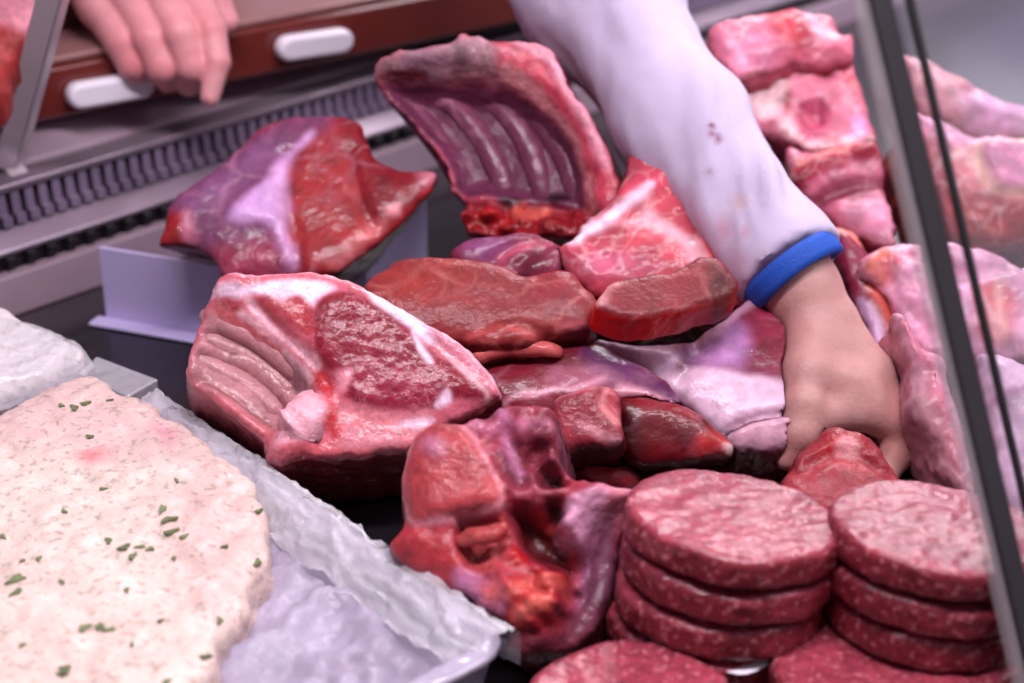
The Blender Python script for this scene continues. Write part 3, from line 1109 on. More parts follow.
blood = [(711, 124, .0022, .9, (110, 25, 50)), (708, 133, .0015, .7, (130, 50, 80)), (717, 139, .0024, .8, (125, 45, 75)), (708, 172, .002, .5, (150, 90, 120)),
         (740, 204, .004, .55, (190, 150, 120)), (722, 232, .005, .5, (200, 120, 140)), (700, 225, .006, .4, (215, 150, 170)), (745, 236, .003, .4, (190, 110, 130)),
         (714, 254, .005, .4, (205, 140, 160)), (740, 262, .004, .35, (205, 140, 160))]
for px, py, r_, al, c_ in blood:
    p = seen_on_sleeve(px, py)
    if p is None: continue
    e = np.linalg.norm(Vs - p, axis=1) / (r_ * 1.3) * (1 + .5 * fbm(Vs, .004, 3, 2))
    w = np.clip(np.exp(-e ** 2), 0, 1)[:, None] * al
    cs = cs * (1 - w) + lin(c_) * w
coat = link_mesh('coat', Vs, Qs, M['cloth'], person, col=cs)
coat['label'] = 'white long sleeved coat with small blood specks'
# blue cuff ring
vd = unit(CE - CAM); cuq = cu2; cu2 = unit(cu2 - .85 * vd * np.dot(cu2, vd))
ca = unit(np.cross(cu2, UZ)); cb_ = np.cross(cu2, ca)
rings = [(-.008, 1.0), (-.008, 1.06), (-.004, 1.075), (.003, 1.075), (.007, 1.055), (.007, .90), (-.002, .90)]
V, Fc = [], []
nsg = 56
for s_, k_ in rings:
    for k in range(nsg):
        w = 2 * math.pi * k / nsg
        V.append(CE + cu2 * (s_ + .0015 * math.sin(2 * w)) + (ca * math.cos(w) + cb_ * math.sin(w)) * rC * k_)
nr = len(rings)
for i in range(nr):
    for k in range(nsg):
        Fc.append((i * nsg + k, i * nsg + (k + 1) % nsg, ((i + 1) % nr) * nsg + (k + 1) % nsg, ((i + 1) % nr) * nsg + k))
cuff = link_mesh('cuff', np.array(V), Fc, M['blue'], coat)
cuff['label'] = 'blue ribbed cuff'
# maroon apron over chest and hips
apr = []
nA, nB = 18, 24
V, Fc = [], []
for i in range(nA + 1):
    t = i / nA
    c_ = mid - up * .10 + (hip - UZ * .30 - (mid - up * .10)) * t
    hw = .12 + .10 * min(1, t * 2)
    for j in range(nB + 1):
        a_ = (j / nB - .5) * 2
        V.append(c_ - CV * (.158 - .07 * a_ * a_) + CU * hw * a_)
for i in range(nA):
    for j in range(nB):
        Fc.append((i * (nB + 1) + j, i * (nB + 1) + j + 1, (i + 1) * (nB + 1) + j + 1, (i + 1) * (nB + 1) + j))
ap = link_mesh('apron', np.array(V), Fc, M['apron'], person)
sm = ap.modifiers.new('thick', 'SOLIDIFY'); sm.thickness = 0.003
# hair
hv = [(hd + up * .045, hd + up * .02 - fd * .03, .083, .08)]
Fq, loq = caps_field(hv, .006, .01)
gq = [loq[k] + .006 * np.arange(Fq.shape[k]) for k in range(3)]
pl = ((gq[0][:, None, None] - face[0]) * fd[0] + (gq[1][None, :, None] - face[1]) * fd[1] + (gq[2][None, None, :] - face[2]) * fd[2]) + .03
Fq = np.maximum(Fq, pl.astype(f32))
V, Q = surface_nets(Fq, loq, .006)
link_mesh('hair', V, Q, mat_plain('dark_hair', (52, 40, 36), .6, bump=.6, bscale=300), person)
# nail of the index finger
npnt = at(210, 99, dG - .031)
tube('fingernail', [npnt + UZ * .004, npnt + UZ * .0, npnt - UZ * .004], [.0032, .0042, .0034], M['nail'], person, flat=.4)

# ================================================================== meat in the case, front pieces first
A2 = np.array

# --- bone-in shoulder at the front
zi = lambda p: Z(360, 370, 2.277, p)
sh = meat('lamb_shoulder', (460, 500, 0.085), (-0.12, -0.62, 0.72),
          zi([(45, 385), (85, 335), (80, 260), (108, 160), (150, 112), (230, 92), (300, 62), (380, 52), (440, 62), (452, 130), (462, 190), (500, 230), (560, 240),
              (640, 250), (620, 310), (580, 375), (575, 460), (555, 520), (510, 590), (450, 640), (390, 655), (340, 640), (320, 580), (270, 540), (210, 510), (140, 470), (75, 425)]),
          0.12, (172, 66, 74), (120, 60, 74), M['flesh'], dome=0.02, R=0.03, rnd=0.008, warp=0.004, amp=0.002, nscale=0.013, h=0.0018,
          feats=[('p', zi([(90, 250), (112, 165), (150, 125), (200, 110), (260, 155), (300, 220), (325, 290), (310, 320), (250, 325), (180, 340), (110, 325)]), 0.007, 0.006),
                 ('p', zi([(345, 320), (400, 322), (450, 360), (488, 420), (480, 450), (430, 430), (380, 395)]), -0.026, 0.007),
                 ('p', zi([(410, 215), (450, 215), (455, 250), (415, 255)]), -0.016, 0.005),
                 ('p', zi([(425, 295), (460, 290), (462, 330), (430, 335)]), -0.016, 0.005),
                 ('p', zi([(215, 340), (260, 345), (280, 420), (240, 440)]), -0.008, 0.005),
                 ('p', zi([(330, 480), (420, 450), (490, 470), (470, 540), (400, 590), (340, 560)]), 0.006, 0.008),
                 ('p', zi([(500, 380), (575, 320), (580, 460), (540, 530), (460, 610), (490, 480)]), -0.02, 0.018),
                 ('l', zi([(455, 375), (490, 300), (555, 262)]), 0.008, 0.006), ('n', zi([(330, 470), (420, 440), (500, 470), (480, 545), (400, 600), (320, 570)]), .016, .011), ('n', zi([(230, 345), (330, 330), (400, 420), (320, 470), (250, 440)]), .012, .010), ('n', zi([(240, 100), (440, 70), (470, 230), (560, 260), (460, 330), (340, 300)]), .010, .012),
                 ('l', zi([(320, 120), (350, 200), (360, 260)]), 0.004, -0.006), ('l', zi([(390, 80), (400, 150), (380, 200)]), 0.005, -0.005)],
          paints=[('p', zi([(230, 92), (440, 60), (460, 200), (420, 300), (340, 280), (290, 180)]), (158, 72, 82), .004),
                  ('l', zi([(250, 110), (330, 130), (420, 110)]), .003, (200, 130, 145), .004, .7),
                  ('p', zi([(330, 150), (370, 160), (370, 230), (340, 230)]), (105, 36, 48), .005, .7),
                  ('p', zi([(380, 110), (430, 120), (440, 200), (400, 190)]), (120, 46, 58), .005, .7),
                  ('l', zi([(300, 70), (330, 105), (330, 150), (370, 230)]), .0025, (205, 140, 160), .003, .8),
                  ('p', zi([(85, 250), (108, 160), (150, 118), (200, 104), (262, 150), (302, 220), (330, 290), (318, 322), (250, 332), (180, 348), (105, 332)]), (226, 160, 156), .002),
                  ('p', zi([(95, 250), (116, 170), (154, 128), (200, 114), (256, 156), (293, 222), (320, 288), (308, 312), (250, 320), (180, 336), (112, 322)]), (186, 84, 82), .002),
                  ('p', zi([(140, 170), (180, 165), (195, 205), (160, 200)]), (205, 150, 165), .005, .6), ('p', zi([(165, 105), (215, 108), (225, 150), (185, 145)]), (128, 52, 52), .006, .7),
                  ('p', zi([(50, 380), (100, 345), (170, 352), (220, 400), (238, 440), (210, 495), (150, 462), (80, 415)]), (186, 72, 74), .004),
                  ('p', zi([(230, 390), (290, 370), (330, 335), (345, 380), (300, 440), (250, 440)]), (196, 100, 92), .006),
                  ('p', zi([(220, 345), (255, 350), (275, 420), (245, 435)]), (130, 30, 34), .006, .8),
                  ('p', zi([(330, 480), (420, 445), (495, 470), (470, 545), (400, 600), (330, 570)]), (178, 46, 46), .006),
                  ('l', zi([(350, 500), (410, 480), (460, 490)]), .004, (206, 104, 88), .004), ('l', zi([(360, 560), (420, 530)]), .004, (220, 120, 100), .004),
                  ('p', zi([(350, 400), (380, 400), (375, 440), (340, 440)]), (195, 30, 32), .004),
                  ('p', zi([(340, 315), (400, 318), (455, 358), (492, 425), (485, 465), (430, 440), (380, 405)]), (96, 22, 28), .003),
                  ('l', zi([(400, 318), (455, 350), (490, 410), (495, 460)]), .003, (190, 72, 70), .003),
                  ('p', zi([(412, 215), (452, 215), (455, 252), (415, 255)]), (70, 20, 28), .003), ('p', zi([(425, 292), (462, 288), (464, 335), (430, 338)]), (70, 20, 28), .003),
                  ('p', zi([(450, 370), (480, 300), (560, 258), (575, 315), (500, 385)]), (222, 168, 178), .004),
                  ('p', zi([(470, 250), (540, 245), (560, 262), (500, 290), (468, 290)]), (176, 72, 84), .005),
                  ('p', zi([(575, 250), (640, 250), (610, 330), (570, 320)]), (205, 130, 134), .005),
                  ('P', zi([(495, 390), (575, 318), (580, 460), (550, 530), (460, 620), (490, 480)]), (150, 96, 112), .005),
                  ('P', zi([(340, 600), (430, 590), (500, 520), (560, 500), (500, 600), (400, 660)]), (122, 58, 70), .01),
                  ('p', zi([(220, 450), (270, 460), (330, 510), (320, 550), (240, 520), (212, 490)]), (218, 150, 170), .004),
                  ('p', zi([(270, 480), (320, 480), (330, 520), (290, 520)]), (225, 120, 110), .005)])
tag(sh, 'bone-in lamb shoulder with round cut face and torn hollow, lying between plastic tray and patties', 'meat')
fr = o_fr[sh.name]
tube('sinew', [fr.pt(p, .001) for p in zi([(232, 392), (262, 375), (300, 368), (332, 345)])], [.003, .0045, .0045, .002], M['flesh'], sh, col=(190, 92, 84), noise=.005)

# --- meat in the hand
jj = meat('meat_chunk', (845, 462, 0.046), (0.05, -0.5, 0.86),
          [(780, 488), (792, 460), (808, 436), (830, 419), (854, 420), (876, 428), (892, 448), (906, 470), (914, 500), (880, 520), (830, 522), (790, 512)],
          0.06, (164, 58, 62), (146, 42, 50), M['flesh'], dome=0.018, R=0.018, rnd=0.006, amp=.003, nscale=.012,
          feats=[('l', [(800, 470), (840, 452), (890, 470)], .005, -.005)],
          paints=[('p', [(815, 448), (852, 432), (878, 446), (850, 456)], (176, 40, 48), .004), ('p', [(838, 440), (858, 440), (862, 452), (842, 452)], (225, 160, 150), .003),
                  ('l', [(800, 480), (830, 462), (880, 466)], .003, (190, 96, 94), .004), ('p', [(800, 482), (840, 476), (850, 505), (810, 508)], (174, 78, 80), .006)])
tag(jj, 'raw red meat chunk clutched in the reaching hand, behind the patty stacks', 'meat')

# --- rib roast
zr = lambda p: Z(180, 250, 2.53, p)
eye = [(345, 140), (400, 110), (450, 110), (510, 140), (570, 185), (610, 235), (650, 270), (720, 310), (770, 350), (768, 372), (700, 378), (640, 400), (560, 410), (480, 402),
       (430, 380), (400, 320), (370, 300), (345, 250), (335, 190)]
ribz = [(75, 125), (150, 165), (240, 225), (300, 285), (328, 350), (300, 400), (270, 425), (240, 450), (215, 445), (180, 420), (100, 360), (20, 318), (18, 250)]
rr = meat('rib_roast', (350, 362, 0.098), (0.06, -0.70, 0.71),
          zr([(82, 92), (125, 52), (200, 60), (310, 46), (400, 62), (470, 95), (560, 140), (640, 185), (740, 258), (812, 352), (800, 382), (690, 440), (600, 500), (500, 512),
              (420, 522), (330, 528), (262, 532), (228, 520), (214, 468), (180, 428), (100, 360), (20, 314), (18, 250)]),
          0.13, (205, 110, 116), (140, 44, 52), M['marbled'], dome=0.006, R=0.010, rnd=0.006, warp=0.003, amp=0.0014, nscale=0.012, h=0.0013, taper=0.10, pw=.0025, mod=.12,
          feats=[('p', zr(ribz), -0.020, 0.018), ('p', zr(eye), 0.004, 0.008),
                 ('l', zr([(60, 185), (200, 240), (290, 330)]), .004, -.004), ('l', zr([(45, 245), (180, 300), (262, 385)]), .004, -.004), ('l', zr([(30, 300), (120, 350), (220, 430)]), .003, -.003),
                 ('p', zr([(240, 460), (300, 420), (350, 360), (372, 400), (350, 450), (290, 500), (250, 515)]), 0.008, 0.008),
                 ('l', zr([(470, 97), (600, 175), (700, 250), (800, 355)]), .004, .002), ('l', zr([(180, 130), (260, 200), (330, 270), (380, 330)]), .003, -.003)],
          paints=[('p', zr([(82, 92), (125, 52), (310, 46), (470, 95), (350, 85), (170, 92)]), (214, 118, 122), .002),
                  ('l', zr([(125, 50), (200, 58), (310, 44), (400, 60), (470, 92)]), .0018, (232, 176, 172), .002),
                  ('p', zr([(70, 100), (120, 80), (170, 92), (260, 78), (350, 80), (395, 95), (345, 130), (330, 150), (300, 120), (265, 122), (200, 112), (130, 116)]), (252, 226, 224), .003),
                  ('p', zr([(180, 120), (262, 122), (262, 180), (230, 170)]), (190, 84, 84), .004, .8),
                  ('p', zr([(265, 150), (300, 118), (336, 160), (332, 210), (300, 205)]), (196, 84, 84), .002),
                  ('l', zr([(110, 130), (180, 170), (260, 230), (330, 290), (390, 350)]), .003, (188, 64, 62), .003),
                  ('l', zr([(170, 125), (240, 195), (320, 255), (350, 290)]), .0024, (244, 196, 190), .002),
                  ('l', zr([(150, 150), (250, 230), (330, 320)]), .0024, (244, 196, 190), .002),
                  ('p', zr(eye), (150, 38, 56), .002),
                  ('p', zr([(430, 290), (520, 260), (620, 300), (660, 370), (520, 390), (440, 360)]), (168, 54, 80), .012, .6),
                  ('p', zr([(360, 150), (440, 130), (480, 190), (400, 240), (350, 230)]), (150, 40, 58), .01, .6),
                  ('p', zr([(390, 315), (430, 300), (425, 360), (400, 350)]), (228, 156, 156), .003),
                  ('p', zr([(585, 215), (605, 235), (640, 290), (610, 275)]), (250, 220, 220), .002),
                  ('p', zr([(650, 385), (680, 355), (690, 385), (655, 398)]), (250, 220, 220), .002),
                  ('p', zr([(470, 100), (560, 142), (640, 187), (740, 260), (815, 358), (770, 345), (700, 285), (640, 230), (560, 160), (480, 112)]), (226, 146, 150), .002),
                  ('l', zr([(470, 94), (560, 138), (640, 183), (740, 256), (815, 355)]), .0016, (250, 222, 214), .002),
                  ('l', zr([(640, 232), (700, 290), (768, 350), (775, 375)]), .0013, (238, 190, 180), .0015),
                  ('p', zr([(485, 112), (530, 122), (590, 165), (640, 222), (625, 238), (560, 185), (505, 142)]), (252, 224, 224), .003),
                  ('p', zr([(400, 400), (480, 402), (560, 410), (640, 402), (600, 470), (500, 512), (420, 520), (380, 460)]), (226, 150, 148), .005),
                  ('p', zr([(545, 440), (600, 422), (640, 426), (600, 446)]), (250, 220, 218), .003), ('l', zr([(440, 425), (520, 440), (580, 470)]), .003, (222, 140, 134), .004),
                  ('l', zr([(360, 330), (380, 400), (400, 470)]), .004, (200, 70, 70), .004),
                  ('p', zr([(240, 462), (300, 420), (350, 360), (372, 400), (352, 450), (290, 505), (248, 520)]), (240, 188, 186), .004),
                  ('p', zr([(250, 505), (300, 490), (420, 500), (540, 500), (520, 525), (262, 535)]), (214, 112, 112), .004),
                  ('P', zr(ribz), (196, 146, 138), .004),
                  ('P', zr([(18, 312), (100, 358), (180, 420), (215, 445), (240, 452), (225, 520), (214, 470), (90, 370), (15, 330)]), (216, 128, 124), .004),
                  ('L', zr([(60, 185), (200, 235), (295, 325)]), .0016, (128, 74, 76), .003, .8), ('L', zr([(60, 205), (130, 230)]), .001, (110, 44, 44), .002, .8), ('L', zr([(45, 245), (180, 300), (265, 385)]), .0018, (132, 80, 80), .003, .8),
                  ('L', zr([(30, 300), (120, 350), (220, 430)]), .0014, (150, 84, 80), .002, .8),
                  ('L', zr([(235, 235), (290, 290), (312, 345)]), .003, (120, 96, 100), .004, .6),
                  ('L', zr([(80, 130), (160, 178), (250, 240)]), .002, (206, 92, 90), .003, .8)])
tag(rr, 'bone-in rib roast with marbled eye and curved rib side, propped up in the middle', 'meat')
fr = o_fr[rr.name]
for k, (pl_, dz_) in enumerate([([(38, 222), (150, 262), (240, 320), (285, 370)], -.022), ([(28, 275), (120, 318), (200, 370), (250, 420)], -.026), ([(55, 165), (160, 205), (250, 265), (305, 325)], -.017)]):
    tube('rib', [q for q in (on_surf(rr, *p, inset=.0068) for p in zr(pl_)) if q is not None], [.006, .0075, .0075, .005], M['bone'], rr, col=(200, 150, 142), noise=.0015, seed=k)
tube('chine_bone', [q for q in (on_surf(rr, *p, inset=.006) for p in zr([(274, 478), (292, 460), (318, 430), (342, 388)])) if q is not None], [.009, .013, .011, .006], M['bone'], rr, col=(238, 184, 180), noise=.011)

# --- chunks and the glossy dark piece before the lamb leg
zc = lambda p: Z(480, 310, 3.2, p)
hh_ = meat('meat_chunk', (672, 432, 0.050), (0.02, -0.75, 0.66),
           zc([(445, 285), (500, 275), (580, 280), (660, 296), (720, 330), (765, 380), (812, 425), (800, 458), (740, 474), (640, 490), (540, 505), (480, 480), (440, 420)]),
           0.05, (122, 26, 34), (84, 14, 22), M['silver'], dome=.015, R=.02, amp=.0015,
           paints=[('p', zc([(700, 400), (770, 385), (812, 425), (800, 458), (740, 474), (690, 450)]), (196, 66, 60), .006), ('p', zc([(780, 425), (815, 425), (805, 462), (790, 455)]), (240, 205, 190), .002),
                   ('l', zc([(520, 300), (600, 300), (680, 330)]), .004, (160, 50, 56), .006), ('p', zc([(450, 330), (500, 340), (520, 480), (450, 440)]), (70, 12, 20), .01)])
tag(hh_, 'glossy dark red meat chunk with pale tip, just behind the tall patty stack', 'meat')
gg = meat('meat_chunk', (588, 415, 0.070), (-0.1, -0.7, 0.7),
          zc([(235, 275), (300, 245), (380, 230), (432, 240), (448, 290), (442, 345), (455, 400), (440, 428), (380, 428), (330, 434), (270, 445), (240, 400), (230, 330)]),
          0.06, (156, 60, 68), (120, 36, 44), M['flesh'], dome=.008, R=.012, amp=.0015,
          feats=[('p', zc([(400, 240), (445, 290), (442, 345), (390, 290)]), -.008, .006)],
          paints=[('l', zc([(235, 275), (300, 245), (380, 230), (432, 240)]), .003, (222, 150, 150), .003), ('p', zc([(395, 240), (435, 240), (448, 340), (415, 300)]), (204, 104, 104), .003),
                  ('l', zc([(400, 250), (395, 290), (440, 345)]), .002, (224, 150, 140), .002), ('p', zc([(325, 360), (400, 385), (455, 398), (440, 428), (360, 400)]), (228, 168, 164), .004)])
tag(gg, 'small meat chunk with a pale fat corner, standing left of the glossy dark chunk', 'meat')
kk_ = meat('meat_chunk', (600, 462, 0.028), (0, -0.55, 0.83), zc([(250, 470), (330, 440), (420, 432), (490, 465), (530, 520), (510, 560), (430, 560), (340, 545), (280, 510)]), 0.03,
           (150, 32, 42), (110, 20, 30), M['silver'], dome=.012, R=.02, paints=[('l', zc([(380, 480), (440, 490), (480, 530)]), .004, (190, 72, 76), .006)])
tag(kk_, 'low dark red meat chunk wedged between shoulder and tall patty stack', 'meat')

# --- sliced wedge, brown-red steak
zd = lambda p: Z(440, 180, 2.844, p)
ee = meat('beef_steak', (672, 290, 0.118), (0.10, -0.42, 0.90),
          zd([(440, 352), (458, 318), (490, 288), (560, 268), (650, 253), (740, 222), (800, 225), (850, 290), (810, 330), (740, 350), (690, 368), (640, 378), (560, 388), (490, 376), (452, 364)]),
          0.024, (146, 58, 60), (220, 32, 32), M['lean'], dome=0.002, R=.008, rnd=.004, taper=0.05,
          paints=[('p', zd([(440, 352), (460, 318), (492, 288), (510, 292), (480, 318), (474, 350)]), (206, 150, 140), .003), ('p', zd([(760, 230), (850, 290), (810, 335), (740, 372), (770, 300)]), (100, 34, 40), .006),
                  ('P', zd([(640, 400), (740, 360), (810, 320), (850, 300), (830, 350), (700, 440), (640, 440)]), (120, 60, 52), .006)])
tag(ee, 'thick wedge of brown-red steak with bright red sides, lying just left of the blue cuff', 'meat')
cc_ = meat('beef_steak', (485, 300, 0.110), (0.02, -0.52, 0.85),
           [(362, 288), (380, 266), (400, 255), (438, 251), (475, 253), (508, 261), (528, 270), (549, 264), (574, 264), (588, 280), (598, 296), (598, 308), (589, 321), (572, 325), (555, 329),
            (536, 336), (518, 338), (502, 338), (461, 338), (430, 335), (395, 330)], 0.045, (152, 62, 60), (118, 40, 42), M['lean'], dome=0.010, R=0.03, rnd=.006, warp=.003,
           feats=[('l', [(490, 330), (520, 322), (545, 330)], .003, -.002)],
           paints=[('p', [(370, 280), (390, 262), (440, 254), (470, 262), (430, 300), (390, 300)], (160, 60, 52), .01), ('p', [(540, 268), (576, 266), (592, 285), (580, 318), (545, 310), (530, 285)], (146, 52, 58), .006, .7),
                   ('l', [(548, 266), (574, 264), (590, 283)], .0025, (176, 30, 36), .002), ('l', [(430, 262), (445, 285), (440, 300)], .001, (196, 106, 96), .002, .7),
                   ('l', [(470, 335), (500, 322), (540, 336)], .002, (200, 100, 90), .003), ('p', [(560, 318), (590, 318), (575, 330), (552, 332)], (206, 120, 120), .003)])
tag(cc_, 'large smooth brown-red beef steak lying behind the rib roast', 'meat')
fr = o_fr[cc_.name]
fz = onz(500, 352, .085)
tube('flap', [onz(474, 362, .078), onz(492, 350, .083), onz(520, 347, .085), onz(550, 350, .084), onz(562, 354, .080)], [.004, .006, .0055, .005, .0025], M['fat'], cc_, col=(204, 110, 100), noise=.003)

# --- lamb legs
f2 = meat('lamb_haunch', (730, 372, 0.066), (0.05, -0.48, 0.87),
          [(586, 330), (606, 328), (640, 334), (690, 330), (720, 312), (745, 292), (775, 280), (800, 300), (830, 340), (850, 390), (835, 425), (800, 438), (765, 442), (735, 440), (722, 428), (700, 408), (670, 385), (640, 362)],
          0.06, (140, 62, 84), (120, 44, 56), M['silver'], dome=.022, R=.035, warp=.002,
          feats=[('l', [(724, 427), (752, 416), (800, 408)], .0025, -.006), ('l', [(690, 330), (700, 350), (680, 372)], .008, -.004), ('l', [(680, 340), (720, 316), (752, 296)], .005, .004)],
          paints=[('p', [(735, 312), (780, 290), (830, 340), (840, 380), (780, 375), (745, 350)], (150, 52, 72), .01),
                  ('p', [(690, 345), (730, 320), (748, 330), (740, 362), (700, 365)], (196, 150, 184), .008, .8), ('l', [(700, 335), (725, 318), (755, 298)], .004, (212, 168, 176), .003),
                  ('p', [(578, 332), (608, 329), (640, 334), (675, 338), (682, 350), (665, 372), (650, 366), (626, 352)], (228, 196, 202), .004),
                  ('p', [(668, 368), (690, 366), (740, 370), (780, 378), (815, 380), (830, 410), (790, 415), (740, 430), (722, 428), (700, 405), (680, 385)], (238, 204, 206), .004),
                  ('p', [(735, 418), (760, 413), (800, 404), (810, 432), (760, 442), (736, 438)], (222, 176, 178), .003), ('L', [(724, 427), (752, 417), (775, 412), (800, 407)], .001, (70, 20, 30), .001)])
tag(f2, 'lamb leg with silvery membrane and thick white fat, lying under the blue cuff and wrist', 'meat')
f1 = meat('lamb_haunch', (590, 375, 0.072), (0.0, -0.5, 0.86),
          [(470, 372), (490, 355), (540, 338), (585, 332), (615, 342), (650, 362), (690, 395), (718, 428), (700, 436), (650, 420), (610, 412), (560, 415), (500, 412), (468, 400)],
          0.06, (142, 46, 60), (110, 34, 46), M['silver'], dome=.016, R=.03,
          paints=[('p', [(590, 340), (620, 348), (660, 372), (710, 420), (690, 425), (640, 395), (600, 385), (580, 360)], (116, 60, 96), .005),
                  ('l', [(485, 408), (520, 392), (560, 388), (600, 380)], .0016, (228, 168, 172), .002), ('p', [(555, 368), (580, 360), (612, 372), (618, 384), (575, 388), (550, 380)], (200, 134, 146), .004, .45),
                  ('l', [(620, 388), (660, 400), (700, 425)], .0016, (232, 170, 168), .004), ('l', [(500, 366), (540, 358), (580, 360)], .003, (120, 30, 44), .005),
                  ('p', [(480, 370), (510, 360), (540, 375), (500, 392)], (134, 40, 52), .008)])
tag(f1, 'dark lamb leg with purple sheen lying under the smooth steak, beside rib roast', 'meat')

# --- pieces behind
d1 = meat('meat_chunk', (500, 250, 0.112), (-0.1, -0.6, 0.8), zd([(20, 195), (90, 150), (200, 132), (300, 140), (345, 170), (340, 250), (270, 275), (150, 260), (60, 240)]), 0.07,
          (146, 60, 82), (110, 36, 50), M['silver'], dome=.012, R=.02,
          feats=[('l', zd([(150, 220), (210, 180), (290, 160)]), .006, -.006), ('l', zd([(220, 230), (270, 200), (320, 170)]), .005, -.005)],
          paints=[('p', zd([(70, 170), (150, 145), (200, 165), (150, 215), (80, 205)]), (150, 88, 122), .008), ('l', zd([(170, 215), (220, 180), (300, 160)]), .003, (196, 100, 112), .004),
                  ('p', zd([(210, 220), (260, 190), (300, 190), (290, 240), (230, 250)]), (120, 40, 56), .006)])
tag(d1, 'purplish dark meat chunk tucked behind the smooth steak, below the rib rack', 'meat')
d2_ = meat('lamb_breast', (620, 235, 0.120), (0.08, -0.62, 0.78),
           zd([(320, 170), (365, 155), (430, 90), (490, 40), (540, -60), (580, -170), (650, -200), (700, -80), (800, 120), (900, 260), (880, 330), (760, 330), (640, 320), (480, 320), (400, 290), (340, 240)]), 0.09,
           (206, 92, 98), (150, 50, 60), M['pork'], amp=.004, nscale=.016, mod=.26, dome=.016, R=.03,
           feats=[('l', zd([(360, 165), (440, 130), (520, 80), (600, 20)]), .006, .005)],
           paints=[('p', zd([(380, 60), (430, -10), (560, -60), (650, 20), (560, 60), (440, 140), (390, 160)]), (214, 92, 104), .006),
                   ('l', zd([(375, 160), (450, 140), (530, 70), (600, 10)]), .005, (250, 214, 214), .003), ('l', zd([(400, 130), (450, 70), (500, 0)]), .004, (250, 214, 214), .003),
                   ('l', zd([(450, 100), (520, 60)]), .002, (230, 150, 150), .003),
                   ('p', zd([(470, 130), (560, 120), (600, 70), (660, 130), (760, 215), (720, 230), (620, 150), (540, 140)]), (244, 190, 184), .004),
                   ('p', zd([(470, 155), (560, 135), (640, 165), (690, 220), (560, 210), (500, 190)]), (206, 92, 98), .006),
                   ('p', zd([(330, 200), (430, 190), (560, 200), (690, 240), (640, 260), (480, 290), (400, 270)]), (188, 78, 92), .006),
                   ('p', zd([(430, 210), (520, 215), (600, 240), (500, 260), (440, 250)]), (214, 130, 146), .012, .7)])
tag(d2_, 'pink lamb breast streaked with white fat, lying just under the white sleeve', 'meat')

# --- rib rack standing at the back
zk = lambda p: Z(360, 20, 3.414, p)
inner = [(60, 190), (150, 180), (330, 175), (490, 205), (590, 262), (680, 360), (738, 470), (752, 545), (740, 620), (640, 606), (560, 612), (480, 590), (400, 570), (310, 570), (262, 455), (200, 375), (130, 295), (70, 235)]
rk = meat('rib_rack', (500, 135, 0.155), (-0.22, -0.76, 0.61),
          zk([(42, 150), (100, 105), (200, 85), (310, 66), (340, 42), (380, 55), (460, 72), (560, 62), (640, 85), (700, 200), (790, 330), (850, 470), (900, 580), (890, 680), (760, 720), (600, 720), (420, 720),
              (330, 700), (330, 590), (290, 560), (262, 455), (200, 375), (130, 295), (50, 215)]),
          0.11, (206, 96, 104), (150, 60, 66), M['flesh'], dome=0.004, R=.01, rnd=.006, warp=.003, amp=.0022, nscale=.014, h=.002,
          feats=[('p', zk(inner), -0.034, 0.016), ('p', zk([(330, 600), (760, 610), (760, 720), (330, 720)]), -.008, .01), ('n', zk([(330, 600), (760, 610), (760, 720), (330, 720)]), .014, .010), ('p', zk([(600, 70), (900, 500), (900, 720), (790, 720), (740, 420), (620, 250)]), -.006, .014)],
          paints=[('p', zk([(42, 150), (100, 105), (310, 60), (350, 40), (460, 70), (470, 160), (500, 200), (330, 175), (60, 190)]), (190, 150, 146), .006),
                  ('p', zk([(150, 110), (250, 95), (280, 150), (170, 160)]), (156, 124, 130), .008, .7), ('p', zk([(310, 80), (360, 85), (370, 140), (320, 145)]), (110, 80, 84), .005, .8), ('l', zk([(50, 175), (150, 160), (200, 160)]), .003, (120, 50, 56), .003),
                  ('p', zk([(460, 70), (560, 62), (640, 88), (690, 190), (600, 130), (500, 110)]), (238, 176, 176), .005), ('l', zk([(460, 75), (560, 110), (650, 180)]), .003, (190, 60, 72), .004),
                  ('l', zk([(500, 170), (600, 240), (700, 360), (770, 500), (780, 620)]), .004, (232, 168, 158), .004), ('l', zk([(560, 140), (680, 260), (780, 420), (820, 600)]), .005, (208, 84, 96), .005),
                  ('l', zk([(660, 160), (760, 320), (840, 480)]), .004, (238, 170, 172), .004),
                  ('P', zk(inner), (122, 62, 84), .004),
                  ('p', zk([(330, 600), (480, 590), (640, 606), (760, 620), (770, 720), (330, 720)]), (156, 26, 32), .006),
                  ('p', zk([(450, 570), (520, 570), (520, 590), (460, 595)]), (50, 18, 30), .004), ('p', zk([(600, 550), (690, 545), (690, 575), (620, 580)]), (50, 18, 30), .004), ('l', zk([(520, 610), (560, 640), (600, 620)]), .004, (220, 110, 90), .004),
                  ('l', zk([(400, 640), (480, 650)]), .004, (190, 44, 44), .005)])
tag(rk, 'curved rack of ribs with dark hollow inside, standing at the back near the counter', 'meat')
fr = o_fr[rk.name]
ribs = [[(80, 205), (160, 285), (230, 370), (290, 460), (335, 560)], [(200, 190), (310, 270), (385, 370), (430, 470), (460, 570)],
        [(350, 185), (450, 255), (525, 355), (565, 460), (590, 580)], [(490, 215), (590, 300), (660, 400), (695, 500), (700, 595)]]
for k, pl_ in enumerate(ribs):
    tube('rib', [fr.pt(p, -.0382) for p in zk(pl_)], [.007, .0095, .0095, .0095, .007], M['silver'], rk, col=(132, 74, 92), noise=.0015, seed=20 + k)

